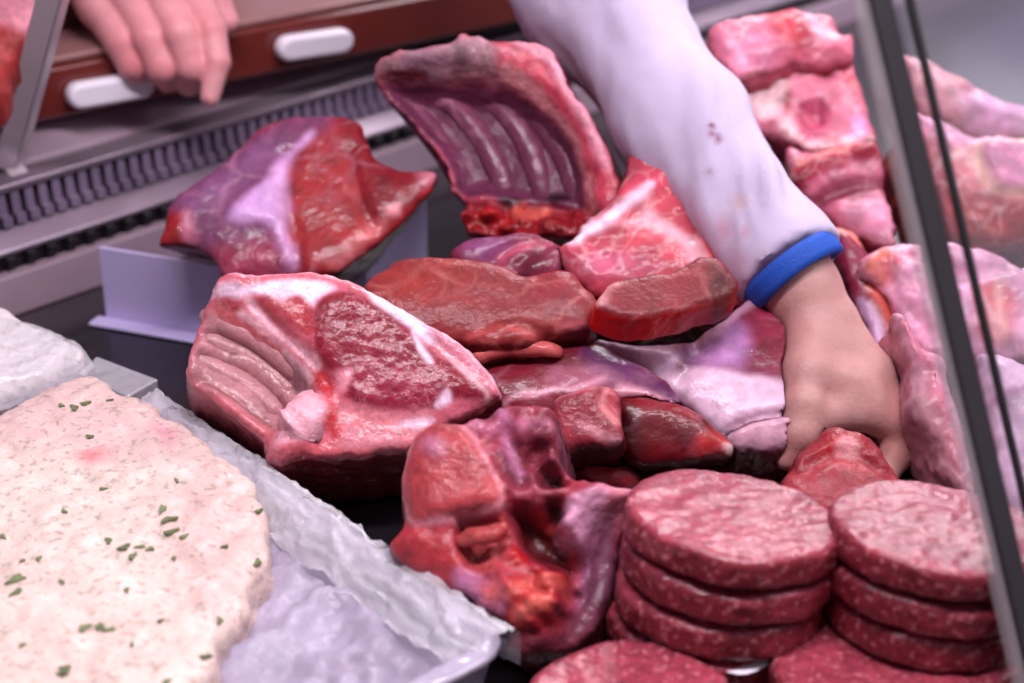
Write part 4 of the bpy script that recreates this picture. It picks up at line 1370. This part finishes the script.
# --- the big joint and the white cards standing before it
def card(pa, pb, hgt, label, foot=True):
    a, b = onz(*pa), onz(*pb)
    d_ = unit(b - a); nrm = np.cross(d_, UZ)
    if np.dot(nrm, CAM - a) < 0: nrm = -nrm
    m = MB()
    m.box(a + UZ * .0008, b - a, -nrm * .003, UZ * hgt)
    if foot: m.box(a - d_ * .006 + UZ * .0006, b - a + d_ * .006, nrm * .014, UZ * .0025)
    o = m.build('display_card', M['lilac_plastic'], None, bevel=.001)
    tag(o, label, 'card', 'blank white cards in front of the beef joint')
    # thin solid: meat behind keeps clear of it
    h = .0016
    lo = np.minimum(a, b) - .012; hi = np.maximum(a, b) + .012; hi[2] = hgt + .012
    nn = np.ceil((hi - lo) / h).astype(int) + 1
    g = [(lo[k] + h * np.arange(nn[k])).astype(f32) for k in range(3)]
    px_, py_ = g[0][:, None, None] - a[0], g[1][None, :, None] - a[1]
    L_ = np.linalg.norm(b - a)
    s_ = px_ * d_[0] + py_ * d_[1]; q_ = px_ * -nrm[0] + py_ * -nrm[1]
    F = np.maximum(np.maximum(np.maximum(-s_, s_ - L_), np.maximum(-q_, q_ - .003)) + 0 * g[2][None, None, :], g[2][None, None, :] - hgt).astype(f32)
    register(F, lo, h, np.zeros(3), np.eye(3))
    return o


card((106, 320), (290, 352), .057, 'blank lilac-white card standing on the deck, left in front of the big beef joint')
card((336, 322), (428, 262), .052, 'blank lilac-white card peeking out between the big beef joint and smooth steak', False)
za = lambda p: Z(140, 95, 3.303, p)
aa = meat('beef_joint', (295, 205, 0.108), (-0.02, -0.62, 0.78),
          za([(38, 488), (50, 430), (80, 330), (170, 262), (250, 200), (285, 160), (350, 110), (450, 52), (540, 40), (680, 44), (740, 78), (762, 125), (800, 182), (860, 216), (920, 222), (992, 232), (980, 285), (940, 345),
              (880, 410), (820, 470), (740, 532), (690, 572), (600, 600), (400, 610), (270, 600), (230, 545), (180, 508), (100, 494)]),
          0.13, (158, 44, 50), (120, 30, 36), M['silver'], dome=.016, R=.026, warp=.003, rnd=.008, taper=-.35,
          feats=[('l', za([(490, 200), (480, 320), (505, 480), (520, 580)]), .006, -.004), ('p', za([(300, 410), (400, 300), (490, 210), (500, 420), (500, 540), (440, 440)]), .004, .008),
                 ('l', za([(690, 180), (720, 320), (770, 430)]), .005, -.003)],
          paints=[('p', za([(80, 330), (170, 262), (250, 200), (285, 160), (350, 110), (450, 52), (600, 40), (640, 100), (560, 140), (490, 200), (480, 330), (500, 480), (510, 600), (270, 600), (180, 508), (130, 480)]), (134, 78, 102), .008),
                  ('p', za([(150, 330), (300, 230), (420, 150), (470, 180), (360, 290), (250, 380)]), (146, 100, 132), .014, .7), ('p', za([(300, 410), (390, 310), (480, 205), (550, 135), (575, 140), (500, 230), (488, 330), (505, 480), (512, 560), (470, 540), (455, 470), (400, 425)]), (214, 172, 200), .005),
                  ('p', za([(36, 488), (50, 430), (100, 380), (160, 400), (165, 490), (100, 494)]), (158, 44, 46), .005), ('l', za([(150, 385), (160, 430), (160, 480)]), .003, (190, 120, 130), .004),
                  ('p', za([(240, 500), (400, 480), (450, 500), (450, 600), (270, 600)]), (164, 60, 76), .01, .8), ('l', za([(300, 160), (450, 60), (640, 44)]), .004, (150, 40, 50), .008),
                  ('p', za([(500, 250), (680, 200), (750, 420), (650, 560), (520, 560)]), (170, 56, 54), .014, .8),
                  ('p', za([(690, 60), (760, 120), (800, 190), (900, 230), (920, 300), (840, 400), (760, 400), (700, 250)]), (132, 30, 40), .012, .7),
                  ('p', za([(810, 370), (850, 365), (850, 395), (820, 400)]), (226, 150, 146), .003), ('l', za([(650, 550), (720, 480), (780, 430)]), .004, (208, 120, 112), .006), ('p', za([(920, 240), (992, 232), (980, 290), (930, 300)]), (204, 130, 134), .006),
                  ('l', za([(700, 572), (820, 475), (900, 390), (975, 300)]), .004, (196, 60, 60), .004)])
tag(aa, 'big dark beef joint with silvery membrane, lying behind the blank left card', 'meat')

# --- right and upper right: pale pork and hams
zp = lambda p: Z(690, 0, 2.848, p)
zq = lambda p: Z(840, 200, 2.134, p)
zh = lambda p: Z(880, 0, 2.729, p)
p4 = meat('pork_chop', (880, 300, 0.066), (0.1, -0.6, 0.8), [(836, 224), (862, 236), (882, 262), (896, 300), (908, 340), (912, 372), (902, 388), (886, 376), (872, 335), (856, 295), (842, 262)], 0.06,
          (150, 56, 76), (120, 44, 60), M['silver'], dome=.01, R=.015,
          paints=[('p', zq([(38, 215), (60, 215), (92, 260), (102, 320), (85, 330), (60, 280)]), (206, 170, 186), .004), ('l', zq([(40, 150), (105, 230), (128, 310)]), .003, (214, 110, 84), .004),  # pale silver patch is a painted highlight
                  ('p', zq([(115, 320), (145, 330), (145, 380), (120, 390)]), (214, 92, 70), .004)])
tag(p4, 'dark red meat with orange rim, just right behind the reaching wrist', 'meat')
p5b = meat('pork_haunch', (925, 400, 0.062), (0.05, -0.6, 0.8), zq([(128, 225), (150, 240), (190, 300), (235, 335), (260, 420), (280, 500), (300, 620), (250, 600), (215, 530), (178, 465), (160, 415), (165, 350), (142, 290)]), 0.07,
           (226, 180, 182), (190, 130, 134), M['pork'], amp=.004, nscale=.016, mod=.26, dome=.02, R=.03,
           paints=[('l', zq([(150, 250), (190, 340), (230, 460), (260, 580)]), .005, (206, 120, 130), .008), ('p', zq([(150, 350), (190, 400), (240, 520), (270, 620), (200, 540), (150, 440)]), (190, 140, 132), .01, .7)])
tag(p5b, 'long pale pork piece running beside the glass post, right of the reaching hand', 'meat')
p6 = meat('pork_haunch', (1010, 400, 0.07), (0.0, -0.6, 0.8), zq([(295, 310), (330, 300), (400, 318), (520, 360), (560, 560), (520, 740), (420, 720), (370, 640), (335, 520), (310, 410)]), 0.075,
          (228, 190, 198), (200, 150, 160), M['pork'], amp=.004, nscale=.016, mod=.26, dome=.03, R=.05, paints=[('l', zq([(320, 420), (390, 400)]), .002, (200, 150, 165), .004)])
tag(p6, 'smooth pale pork leg behind the glass pane, lowest of the pieces there', 'meat')
p5 = meat('pork_belly', (930, 275, 0.085), (0.05, -0.6, 0.8), zq([(50, 130), (95, 82), (160, 72), (240, 68), (315, 85), (370, 110), (440, 150), (490, 220), (480, 320), (300, 330), (230, 340), (180, 310), (140, 230), (105, 170)]), 0.09,
          (230, 172, 182), (200, 130, 140), M['pork'], amp=.004, nscale=.016, mod=.26, dome=.02, R=.03,
          feats=[('l', zq([(240, 160), (310, 150), (350, 140)]), .006, -.006), ('l', zq([(100, 130), (140, 200), (200, 280)]), .006, -.005)],
          paints=[('p', zq([(285, 190), (350, 175), (378, 210), (360, 290), (300, 285)]), (214, 110, 110), .006), ('l', zq([(300, 200), (330, 250), (340, 290)]), .003, (240, 180, 170), .004), ('l', zq([(345, 185), (350, 290)]), .003, (240, 180, 160), .004),
                  ('p', zq([(50, 130), (95, 85), (120, 110), (110, 160), (80, 150)]), (222, 130, 104), .006), ('l', zq([(110, 130), (170, 110), (230, 130)]), .003, (206, 110, 124), .006), ('l', zq([(180, 180), (230, 200)]), .004, (204, 120, 140), .006)])
tag(p5, 'pale pink pork belly straddling the glass post, level with the blue cuff', 'meat')
p3 = meat('pork_trimming', (842, 238, 0.07), (0, -0.6, 0.8), zq([(-50, 30), (0, 50), (40, 66), (62, 105), (60, 150), (20, 165), (-30, 150), (-60, 90)]), 0.06, (224, 140, 122), (190, 90, 84), M['pork'], amp=.004, nscale=.016, mod=.26, dome=.012, R=.015,
          paints=[('l', zq([(0, 90), (40, 100), (50, 140)]), .003, (204, 90, 76), .005)])
tag(p3, 'orange-pink pork trimming just above the blue cuff, right of the sleeve', 'meat')
ham = meat('ham', (975, 150, 0.115), (0.05, -0.68, 0.73), zh([(95, 275), (140, 278), (200, 305), (280, 342), (393, 352), (480, 360), (480, 620), (400, 650), (300, 655), (225, 620), (195, 560), (160, 470), (115, 380)]), 0.12,
           (214, 128, 126), (170, 62, 52), M['pork'], amp=.004, nscale=.016, mod=.26, dome=.03, R=.045,
           feats=[('p', zh([(275, 400), (310, 380), (480, 385), (480, 520), (340, 520), (290, 480)]), .008, .006)],
           paints=[('p', zh([(190, 560), (170, 490), (240, 520), (330, 540), (480, 530), (480, 680), (220, 660)]), (184, 58, 42), .012), ('p', zh([(95, 275), (200, 300), (280, 342), (480, 355), (480, 390), (300, 385), (230, 400), (130, 340)]), (234, 176, 188), .01),
                   ('p', zh([(262, 400), (300, 372), (480, 378), (480, 530), (340, 535), (275, 490)]), (238, 190, 160), .003), ('p', zh([(282, 405), (310, 388), (480, 392), (480, 512), (345, 514), (295, 478)]), (216, 142, 160), .003),
                   ('l', zh([(180, 420), (230, 410), (250, 440)]), .003, (236, 190, 170), .004)])
tag(ham, 'rolled ham with cream-rimmed cut face and orange rind, behind the glass pane', 'meat')
leg2 = meat('pork_haunch', (985, 85, 0.14), (-0.1, -0.66, 0.75), zh([(30, 130), (60, 118), (110, 130), (200, 172), (300, 222), (420, 270), (480, 300), (480, 370), (300, 355), (200, 310), (130, 285), (80, 230)]), 0.09,
            (222, 164, 160), (190, 130, 120), M['pork'], amp=.004, nscale=.016, mod=.26, dome=.03, R=.04, paints=[('p', zh([(225, 215), (270, 215), (295, 250), (260, 255)]), (190, 96, 104), .006), ('p', zh([(280, 230), (480, 300), (480, 370), (300, 355), (240, 300)]), (226, 176, 194), .015)])
tag(leg2, 'pale pork leg at the very back behind the glass pane, above the ham', 'meat')
q1 = meat('pork_shoulder', (800, 125, 0.12), (-0.08, -0.62, 0.78), zp([(90, 250), (160, 220), (260, 170), (330, 150), (420, 130), (470, 160), (500, 240), (520, 330), (535, 400), (460, 425), (360, 430), (300, 400), (220, 380), (120, 330)]), 0.10,
          (224, 138, 146), (190, 100, 110), M['pork'], amp=.005, nscale=.018, mod=.28, dome=.015, R=.025, warp=.005,
          feats=[('p', zp([(320, 310), (360, 290), (390, 310), (380, 350), (330, 350)]), -.008, .006), ('l', zp([(280, 370), (330, 420), (440, 410), (520, 390)]), .005, .005), ('p', zp([(375, 180), (400, 180), (400, 215), (375, 215)]), -.006, .005)],
          paints=[('p', zp([(140, 240), (260, 200), (280, 260), (250, 330), (180, 320)]), (236, 196, 184), .006), ('p', zp([(300, 310), (360, 285), (395, 310), (390, 370), (320, 380)]), (196, 92, 112), .006), ('l', zp([(270, 350), (320, 410), (440, 405), (530, 390)]), .004, (244, 200, 186), .004),
                  ('p', zp([(370, 180), (400, 180), (405, 215), (375, 215)]), (180, 84, 84), .005), ('p', zp([(430, 170), (470, 180), (490, 250), (460, 260)]), (216, 104, 112), .008), ('p', zp([(460, 340), (500, 330), (505, 380), (470, 385)]), (240, 170, 196), .005), ('p', zp([(262, 270), (285, 265), (285, 310), (268, 310)]), (170, 80, 80), .004)])
tag(q1, 'pale pork shoulder with round bone face, middle of the pile right of the sleeve', 'meat')
q3 = meat('pork_belly', (820, 190, 0.09), (0, -0.62, 0.78), zp([(280, 400), (330, 420), (440, 400), (530, 395), (560, 470), (570, 560), (600, 680), (520, 680), (440, 640), (380, 600), (320, 540), (270, 470)]), 0.09, (206, 124, 136), (160, 70, 80), M['pork'], amp=.004, nscale=.016, mod=.26, dome=.012, R=.02,
          feats=[('l', zp([(300, 500), (400, 450), (530, 420)]), .006, .006), ('l', zp([(340, 580), (440, 530), (560, 510)]), .005, -.008)],
          paints=[('l', zp([(310, 510), (400, 460), (520, 420)]), .009, (180, 62, 76), .006), ('l', zp([(310, 470), (390, 430), (520, 400)]), .003, (226, 140, 120), .004), ('l', zp([(350, 585), (440, 535), (560, 515)]), .005, (140, 60, 74), .006), ('p', zp([(440, 600), (560, 560), (600, 680), (480, 660)]), (224, 160, 168), .01)])
tag(q3, 'layered pork belly with a dark red lean band, below the pork shoulder', 'meat')
q2 = meat('pork_neck', (778, 45, 0.17), (-0.05, -0.66, 0.75), zp([(60, 70), (130, 40), (200, 14), (290, 6), (330, 30), (370, 20), (430, 70), (470, 80), (480, 150), (400, 175), (310, 175), (230, 210), (150, 235), (60, 160)]), 0.10, (220, 128, 136), (190, 90, 100), M['pork'], amp=.005, nscale=.018, mod=.28, dome=.015, R=.025, warp=.005,
          paints=[('p', zp([(220, 30), (300, 15), (350, 70), (320, 130), (260, 100)]), (214, 88, 92), .008), ('p', zp([(290, 50), (340, 60), (330, 120), (295, 110)]), (190, 70, 84), .008, .8), ('p', zp([(330, 25), (420, 70), (410, 110), (360, 90)]), (240, 190, 190), .006), ('p', zp([(80, 100), (180, 80), (240, 120), (230, 190), (130, 210)]), (228, 146, 160), .008),
                  ('l', zp([(140, 225), (230, 200), (300, 175)]), .003, (150, 60, 70), .004)])
tag(q2, 'pink pork neck with red top, highest of the pile right of the sleeve', 'meat')
q4 = meat('pork_trimming', (850, 225, 0.05), (0, -0.6, 0.8), zp([(330, 590), (400, 610), (470, 650), (560, 690), (500, 760), (380, 740), (300, 660)]), 0.05, (226, 150, 148), (180, 90, 90), M['pork'], amp=.004, nscale=.016, mod=.26, dome=.008, R=.012)
tag(q4, 'small pale pork trimming between the sleeve and the layered pork belly', 'meat')
# --- pork hock on the worktop at the far left
hk = meat('pork_hock', (8, 52, zf1 + .045), (0.15, -0.45, 0.88), [(-60, -30), (20, -30), (36, -8), (28, 30), (12, 62), (6, 86), (-14, 94), (-60, 100)], .037, (206, 140, 140), (150, 60, 52), M['flesh'], dome=.02, R=.03,
          paints=[('P', [(-60, 34), (34, 28), (40, 60), (20, 96), (-60, 110)], (168, 66, 58), .006)])
tag(hk, 'red meat piece with a pale top on the worktop, behind the steel strut', 'meat')

# ================================================================== trays at the left
TZ = 0.046
TA = onz(150, 395, TZ); TB = onz(512, 642, TZ)
tdir = unit(TB - TA); tdir[2] = 0; tdir = unit(tdir)
tper = np.array([-tdir[1], tdir[0], 0]);
if np.dot(tper, CAM - TA) < 0: tper = -tper
LA = np.linalg.norm((TB - TA)[:2]); LW = 0.34
TA0 = TA.copy(); LA2 = LA
print('tray', LA2, LW, TA0, tdir, tper)


def tray_ring(o, du, dv, lu, lv, prof_, nper=420, rc=0.02, crinkle=0.0016, seed=1):
    """sweep an (inset, z) section round a rounded rectangle"""
    per = []
    def arc(cx, cy, a0):
        for k in range(9):
            w = a0 + math.pi / 2 * k / 8
            per.append((cx + rc * math.cos(w), cy + rc * math.sin(w), math.cos(w), math.sin(w)))
    arc(lu - rc, lv - rc, 0); arc(rc, lv - rc, math.pi / 2); arc(rc, rc, math.pi); arc(lu - rc, rc, 1.5 * math.pi)
    per = np.array(per + [per[0]])
    s = np.r_[0, np.cumsum(np.linalg.norm(np.diff(per[:, :2], axis=0), axis=1))]
    t = np.linspace(0, s[-1], nper, endpoint=False)
    per = np.stack([np.interp(t, s, per[:, k]) for k in range(4)], 1)
    V = []
    for ins_, z in prof_:
        for x, y, nx_, ny_ in per:
            V.append(o + du * (x - nx_ * ins_) + dv * (y - ny_ * ins_) + UZ * z)
    n = nper; m_ = len(prof_)
    Fc = [(i * n + k, i * n + (k + 1) % n, (i + 1) * n + (k + 1) % n, (i + 1) * n + k) for i in range(m_ - 1) for k in range(n)]
    Fc.append(tuple(range((m_ - 1) * n, m_ * n)))
    Fc.append(tuple(range(n))[::-1])
    V = np.array(V)
    ty = np.repeat([p[1] for p in prof_], n)
    w = sstep(.001, .012, ty)
    V = V + crinkle * w[:, None] * np.stack([fbm(V, .009, seed + k, 3) for k in range(3)], 1)
    if np.dot(np.cross(du, dv), UZ) < 0:
        Fc = [f[::-1] for f in Fc]
    return V, Fc


o_ = TA0.copy(); o_[2] = 0
pr = [(.012, .0012), (.006, .02), (.001, .040), (-.003, .0435), (-.002, .0465), (.006, .047), (.010, .045), (.012, .042), (.013, .036), (.014, .030), (.015, .028)]
V, Fc = tray_ring(o_, tdir, tper, LA2, LW, pr)
ft = link_mesh('plastic_tray', V, Fc, M['tray_plastic'])
tag(ft, 'large clear plastic tray with crinkled rim holding pale herb mince, nearest at the left', 'tray')

# crinkled clear film folded over the tray's long edge and lying on its corner
def sheet(name, fn, nu, nv, mat, parent=None, thick=0.0004):
    V = [fn(i / nu, j / nv) for i in range(nu + 1) for j in range(nv + 1)]
    Fc = [(i * (nv + 1) + j, (i + 1) * (nv + 1) + j, (i + 1) * (nv + 1) + j + 1, i * (nv + 1) + j + 1) for i in range(nu) for j in range(nv)]
    return np.array(V), Fc


def edge_film(u, v):
    x = .012 + u * (LA2 - .012)
    sec = [(-.006, .030), (-.005, .046), (.002, .0525), (.010, .0530), (.017, .048), (.024, .042), (.030, .038)]
    q = v * (len(sec) - 1); i = min(int(q), len(sec) - 2); f = q - i
    a, z = sec[i][0] * (1 - f) + sec[i + 1][0] * f, sec[i][1] * (1 - f) + sec[i + 1][1] * f
    return o_ + tdir * x + tper * a + UZ * z


V, Fc = sheet('edge', edge_film, 150, 26, None)
VS = np.stack([(V - o_) @ tdir * .22, (V - o_) @ tper, V[:, 2]], 1)
cr = np.stack([fbm(V, .014, 60 + k, 4, .6) for k in range(3)], 1)
rg = 1 - np.abs(fbm(VS, .007, 77, 3)) * 3.5
V = V + .0028 * cr + UZ * .0038 * np.clip(rg, -.5, 1)[:, None]
V[:, 2] = np.maximum(V[:, 2], .022)
fe = link_mesh('film_edge', V, Fc, M['film'], ft)
fe['label'] = 'crinkled clear film folded over the tray edge'


def floor_film(u, v):
    return o_ + tdir * (LA2 * .38 + u * (LA2 * .60)) + tper * (.028 + v * (.285)) + UZ * .034


V, Fc = sheet('floor', floor_film, 90, 90, None)
V = V + UZ * (.006 * fbm(V, .06, 5, 3) + .004 * (1 - np.abs(fbm(V, .045, 9, 2)) * 4) + .0035 * (1 - np.abs(fbm(V, .018, 19, 3)) * 3))[:, None]
ff = link_mesh('film_sheet', V, Fc, mat_plain('cloudy_film', (156, 146, 166), .42, 0.0, bump=.8, bscale=110, var=.16, vscale=30, coat=.05), ft)
ff['label'] = 'cloudy lavender film sheet lining the tray'

pa = meat('herb_mince', (120, 500, 0.062), (0.0, -0.04, 1.0),
          [(-70, 430), (0, 404), (50, 380), (90, 366), (118, 382), (160, 402), (205, 434), (246, 470), (266, 512), (262, 560), (240, 606), (205, 660), (180, 740), (120, 820), (-90, 860), (-120, 600)],
          0.034, (226, 210, 184), (216, 196, 172), M['paste'], dome=.010, R=.03, rnd=.008, warp=.007, amp=.0035, nscale=.012, h=.0026, mod=.08,
          paints=[('p', [(-70, 372), (88, 366), (160, 402), (200, 460), (60, 450), (-70, 430)], (222, 196, 176), .02), ('p', [(170, 460), (246, 470), (266, 512), (240, 606), (180, 600)], (222, 196, 174), .02),
                  ('p', [(76, 452), (110, 448), (96, 462), (80, 462)], (222, 150, 140), .008), ('p', [(0, 560), (150, 600), (190, 683), (0, 740)], (230, 210, 184), .03), ('p', [(150, 420), (180, 430), (170, 445)], (226, 170, 165), .008)])
tag(pa, 'pale pinkish mince slab flecked with green herbs, filling the large plastic tray', 'mince')
fr = o_fr[pa.name]
# parsley flecks lying in the mince
flecks = [(76, 402, 9), (84, 400, 7), (108, 395, 5), (86, 432, 6), (60, 400, 5), (160, 505, 8), (166, 515, 11), (170, 526, 9), (186, 530, 6), (105, 536, 7), (122, 541, 8), (138, 542, 6), (128, 552, 7), (154, 546, 5), (172, 554, 5), (228, 540, 5),
          (265, 562, 8), (12, 574, 11), (16, 585, 9), (84, 623, 10), (98, 624, 9), (110, 623, 7), (62, 664, 12), (58, 667, 8), (158, 614, 5), (218, 614, 6), (210, 652, 7), (160, 678, 5), (22, 555, 4), (60, 578, 5), (100, 485, 5), (62, 505, 5),
          (175, 476, 4), (262, 506, 6), (276, 508, 7), (125, 583, 5), (6, 530, 5), (38, 554, 5), (20, 640, 5), (128, 640, 4)]
herb_v = None
bm_dep = None
pme = pa.data
Vp = np.array([v.co for v in pme.vertices]) + np.array(pa['_o'])
for k, (px, py, s_) in enumerate(flecks):
    r = unit(ray((px, py)))
    d = Vp - CAM; t = d @ r
    e = np.linalg.norm(d - t[:, None] * r, axis=1)
    kk2 = np.where(e < .004)[0]
    if len(kk2): c_ = Vp[kk2[np.argmin(t[kk2])]]
    else:
        c_ = onz(px, py, .035)
    w = rng.uniform(0, 6.28); L_ = s_ / 1900
    a_ = np.array([math.cos(w), math.sin(w), rng.uniform(-.1, .2)]); b_ = np.array([-math.sin(w), math.cos(w), rng.uniform(-.2, .2)])
    n = 8; V = []
    for q in range(n):
        th_ = 2 * math.pi * q / n
        rr_ = (1 + .35 * math.sin(3 * th_ + k)) * L_ * .62
        V.append(c_ + a_ * rr_ * math.cos(th_) * 1.3 + b_ * rr_ * math.sin(th_) * .7 + UZ * .0012)
    V += [p - UZ * .0016 for p in V]
    Fc = [tuple(range(n)), tuple(range(n, 2 * n))[::-1]] + [(i, i + n, (i + 1) % n + n, (i + 1) % n) for i in range(n)]
    o = link_mesh('parsley_flake', np.array(V), Fc, M['herb'], pa, smooth=False)

# --- smaller wrapped pack behind it
pk = meat('cheese_pack', (15, 345, 0.058), (0, -0.05, 1), [(-90, 290), (-20, 296), (6, 304), (36, 322), (80, 346), (62, 366), (30, 380), (0, 392), (-90, 420)], .056, (232, 224, 206), (226, 214, 206), M['paste'], dome=.006, R=.02, h=.003, amp=.002, mod=.05)
tag(pk, 'white crumbly herb-specked block wrapped in clear film, left behind the plastic tray', 'pack')


def pack_film(u, v):
    P0, P1, P2, P3 = onz(-90, 282, .058), onz(94, 349, .056), onz(50, 380, .056), onz(-120, 420, .058)
    a = P0 * (1 - u) + P1 * u; b = P3 * (1 - u) + P2 * u
    e = min(u, 1 - u, v, 1 - v) * 12
    return a * (1 - v) + b * v + UZ * (.005 - .03 * max(0, 1 - e) ** 1.5 * .6)


V, Fc = sheet('pf', pack_film, 80, 50, None)
V = V + UZ * (.003 * fbm(V, .012, 21, 3))[:, None]
o = link_mesh('film_wrap', V, Fc, M['film'], pk)
# clear corner of a plastic lid
L0, L1, L2, L3 = onz(78, 372, .05), onz(97, 356, .05), onz(158, 379, .05), onz(128, 396, .05)
m = MB(); m.prism([L0, L1, L2, L3], UZ * -.002)
for a, b in ((L1, L2), (L2, L3)):
    m.box(a, b - a, unit(np.cross(b - a, UZ)) * .003, UZ * -.049)
lid = m.build('clear_container', M['thin_film'], None, bevel=.001)
tag(lid, 'clear plastic tray corner sticking out between the wrapped block and herb mince', 'lid')

# ================================================================== room
m = MB(); m.box(W(-2, 1.9, -0.9), CU * 6, CV * .1, UZ * 3.2); w_ = m.build('wall_back', M['wall']); tag(w_, kind='structure')
m = MB(); m.box(W(-3, -3, -1.0), CU * 7, CV * 5, UZ * .1); w_ = m.build('floor', M['grey_paint']); tag(w_, kind='structure')
# cabinet under the case
m = MB(); m.box(W(U0, -0.75, -0.88), CU * (U1 - U0), CV * 1.1, UZ * .845); m.build('cabinet', M['white_plastic'], case)

# ================================================================== light
def area(name, loc, target, sx, sy, power, col):
    l = bpy.data.lights.new(name, 'AREA'); l.shape = 'RECTANGLE'; l.size = sx; l.size_y = sy; l.energy = power; l.color = col
    o = bpy.data.objects.new(name, l); C.objects.link(o)
    o.location = loc
    o.rotation_euler = Vector(np.array(target) - np.array(loc)).to_track_quat('-Z', 'Y').to_euler()
    return o


area('case_lamp', (0.15, -0.48, 1.35), (0.1, 0.0, 0), 1.3, 0.12, 25, (1.0, 0.90, 0.98))
area('rear_ceiling_lamp', (0.6, 1.75, 1.75), (0.2, 0, 0), 0.9, 0.3, 22, (1.0, 0.93, 1.0))
area('patty_glare_light', (0.85, 1.80, 0.77), (0.2, 0, 0.1), 0.22, 0.12, 4.5, (1.0, 0.93, 1.0))  # unseen source added low at the back to put glare on patty tops
area('side_ceiling_lamp', (1.7, -0.3, 1.5), (0.3, 0.1, 0), 1.0, 0.7, 16, (0.98, 0.93, 1.0))
far_ = W(0.95, -0.30, 1.05)
area('far_end_fill', tuple(far_), tuple(W(1.5, -.1, .1)), 0.8, 0.4, 12, (1.0, 0.94, 0.99))  # unseen lamp added to brighten the far end panel and pork
wd = bpy.data.worlds.new('room'); bpy.context.scene.world = wd; wd.use_nodes = True
wd.node_tree.nodes['Background'].inputs[0].default_value = (0.80, 0.68, 0.86, 1)
wd.node_tree.nodes['Background'].inputs[1].default_value = 0.2

# ================================================================== camera
cd = bpy.data.cameras.new('camera'); co = bpy.data.objects.new('camera', cd); C.objects.link(co)
co.location = CAM
co.rotation_euler = (math.pi / 2 - PITCH, 0, 0)
cd.sensor_width = 36.0; cd.lens = FPX * 36.0 / 1024.0
cd.clip_start = 0.02
cd.dof.use_dof = True; cd.dof.focus_distance = 1.0; cd.dof.aperture_fstop = 4.6
sc = bpy.context.scene
sc.camera = co
sc.view_settings.view_transform = 'Standard'
sc.view_settings.look = 'None'
sc.view_settings.gamma = 1.0
sc.view_settings.use_curve_mapping = False
sc.view_settings.exposure = 0.14
for o in bpy.data.objects:
    if '_o' in o: del o['_o']
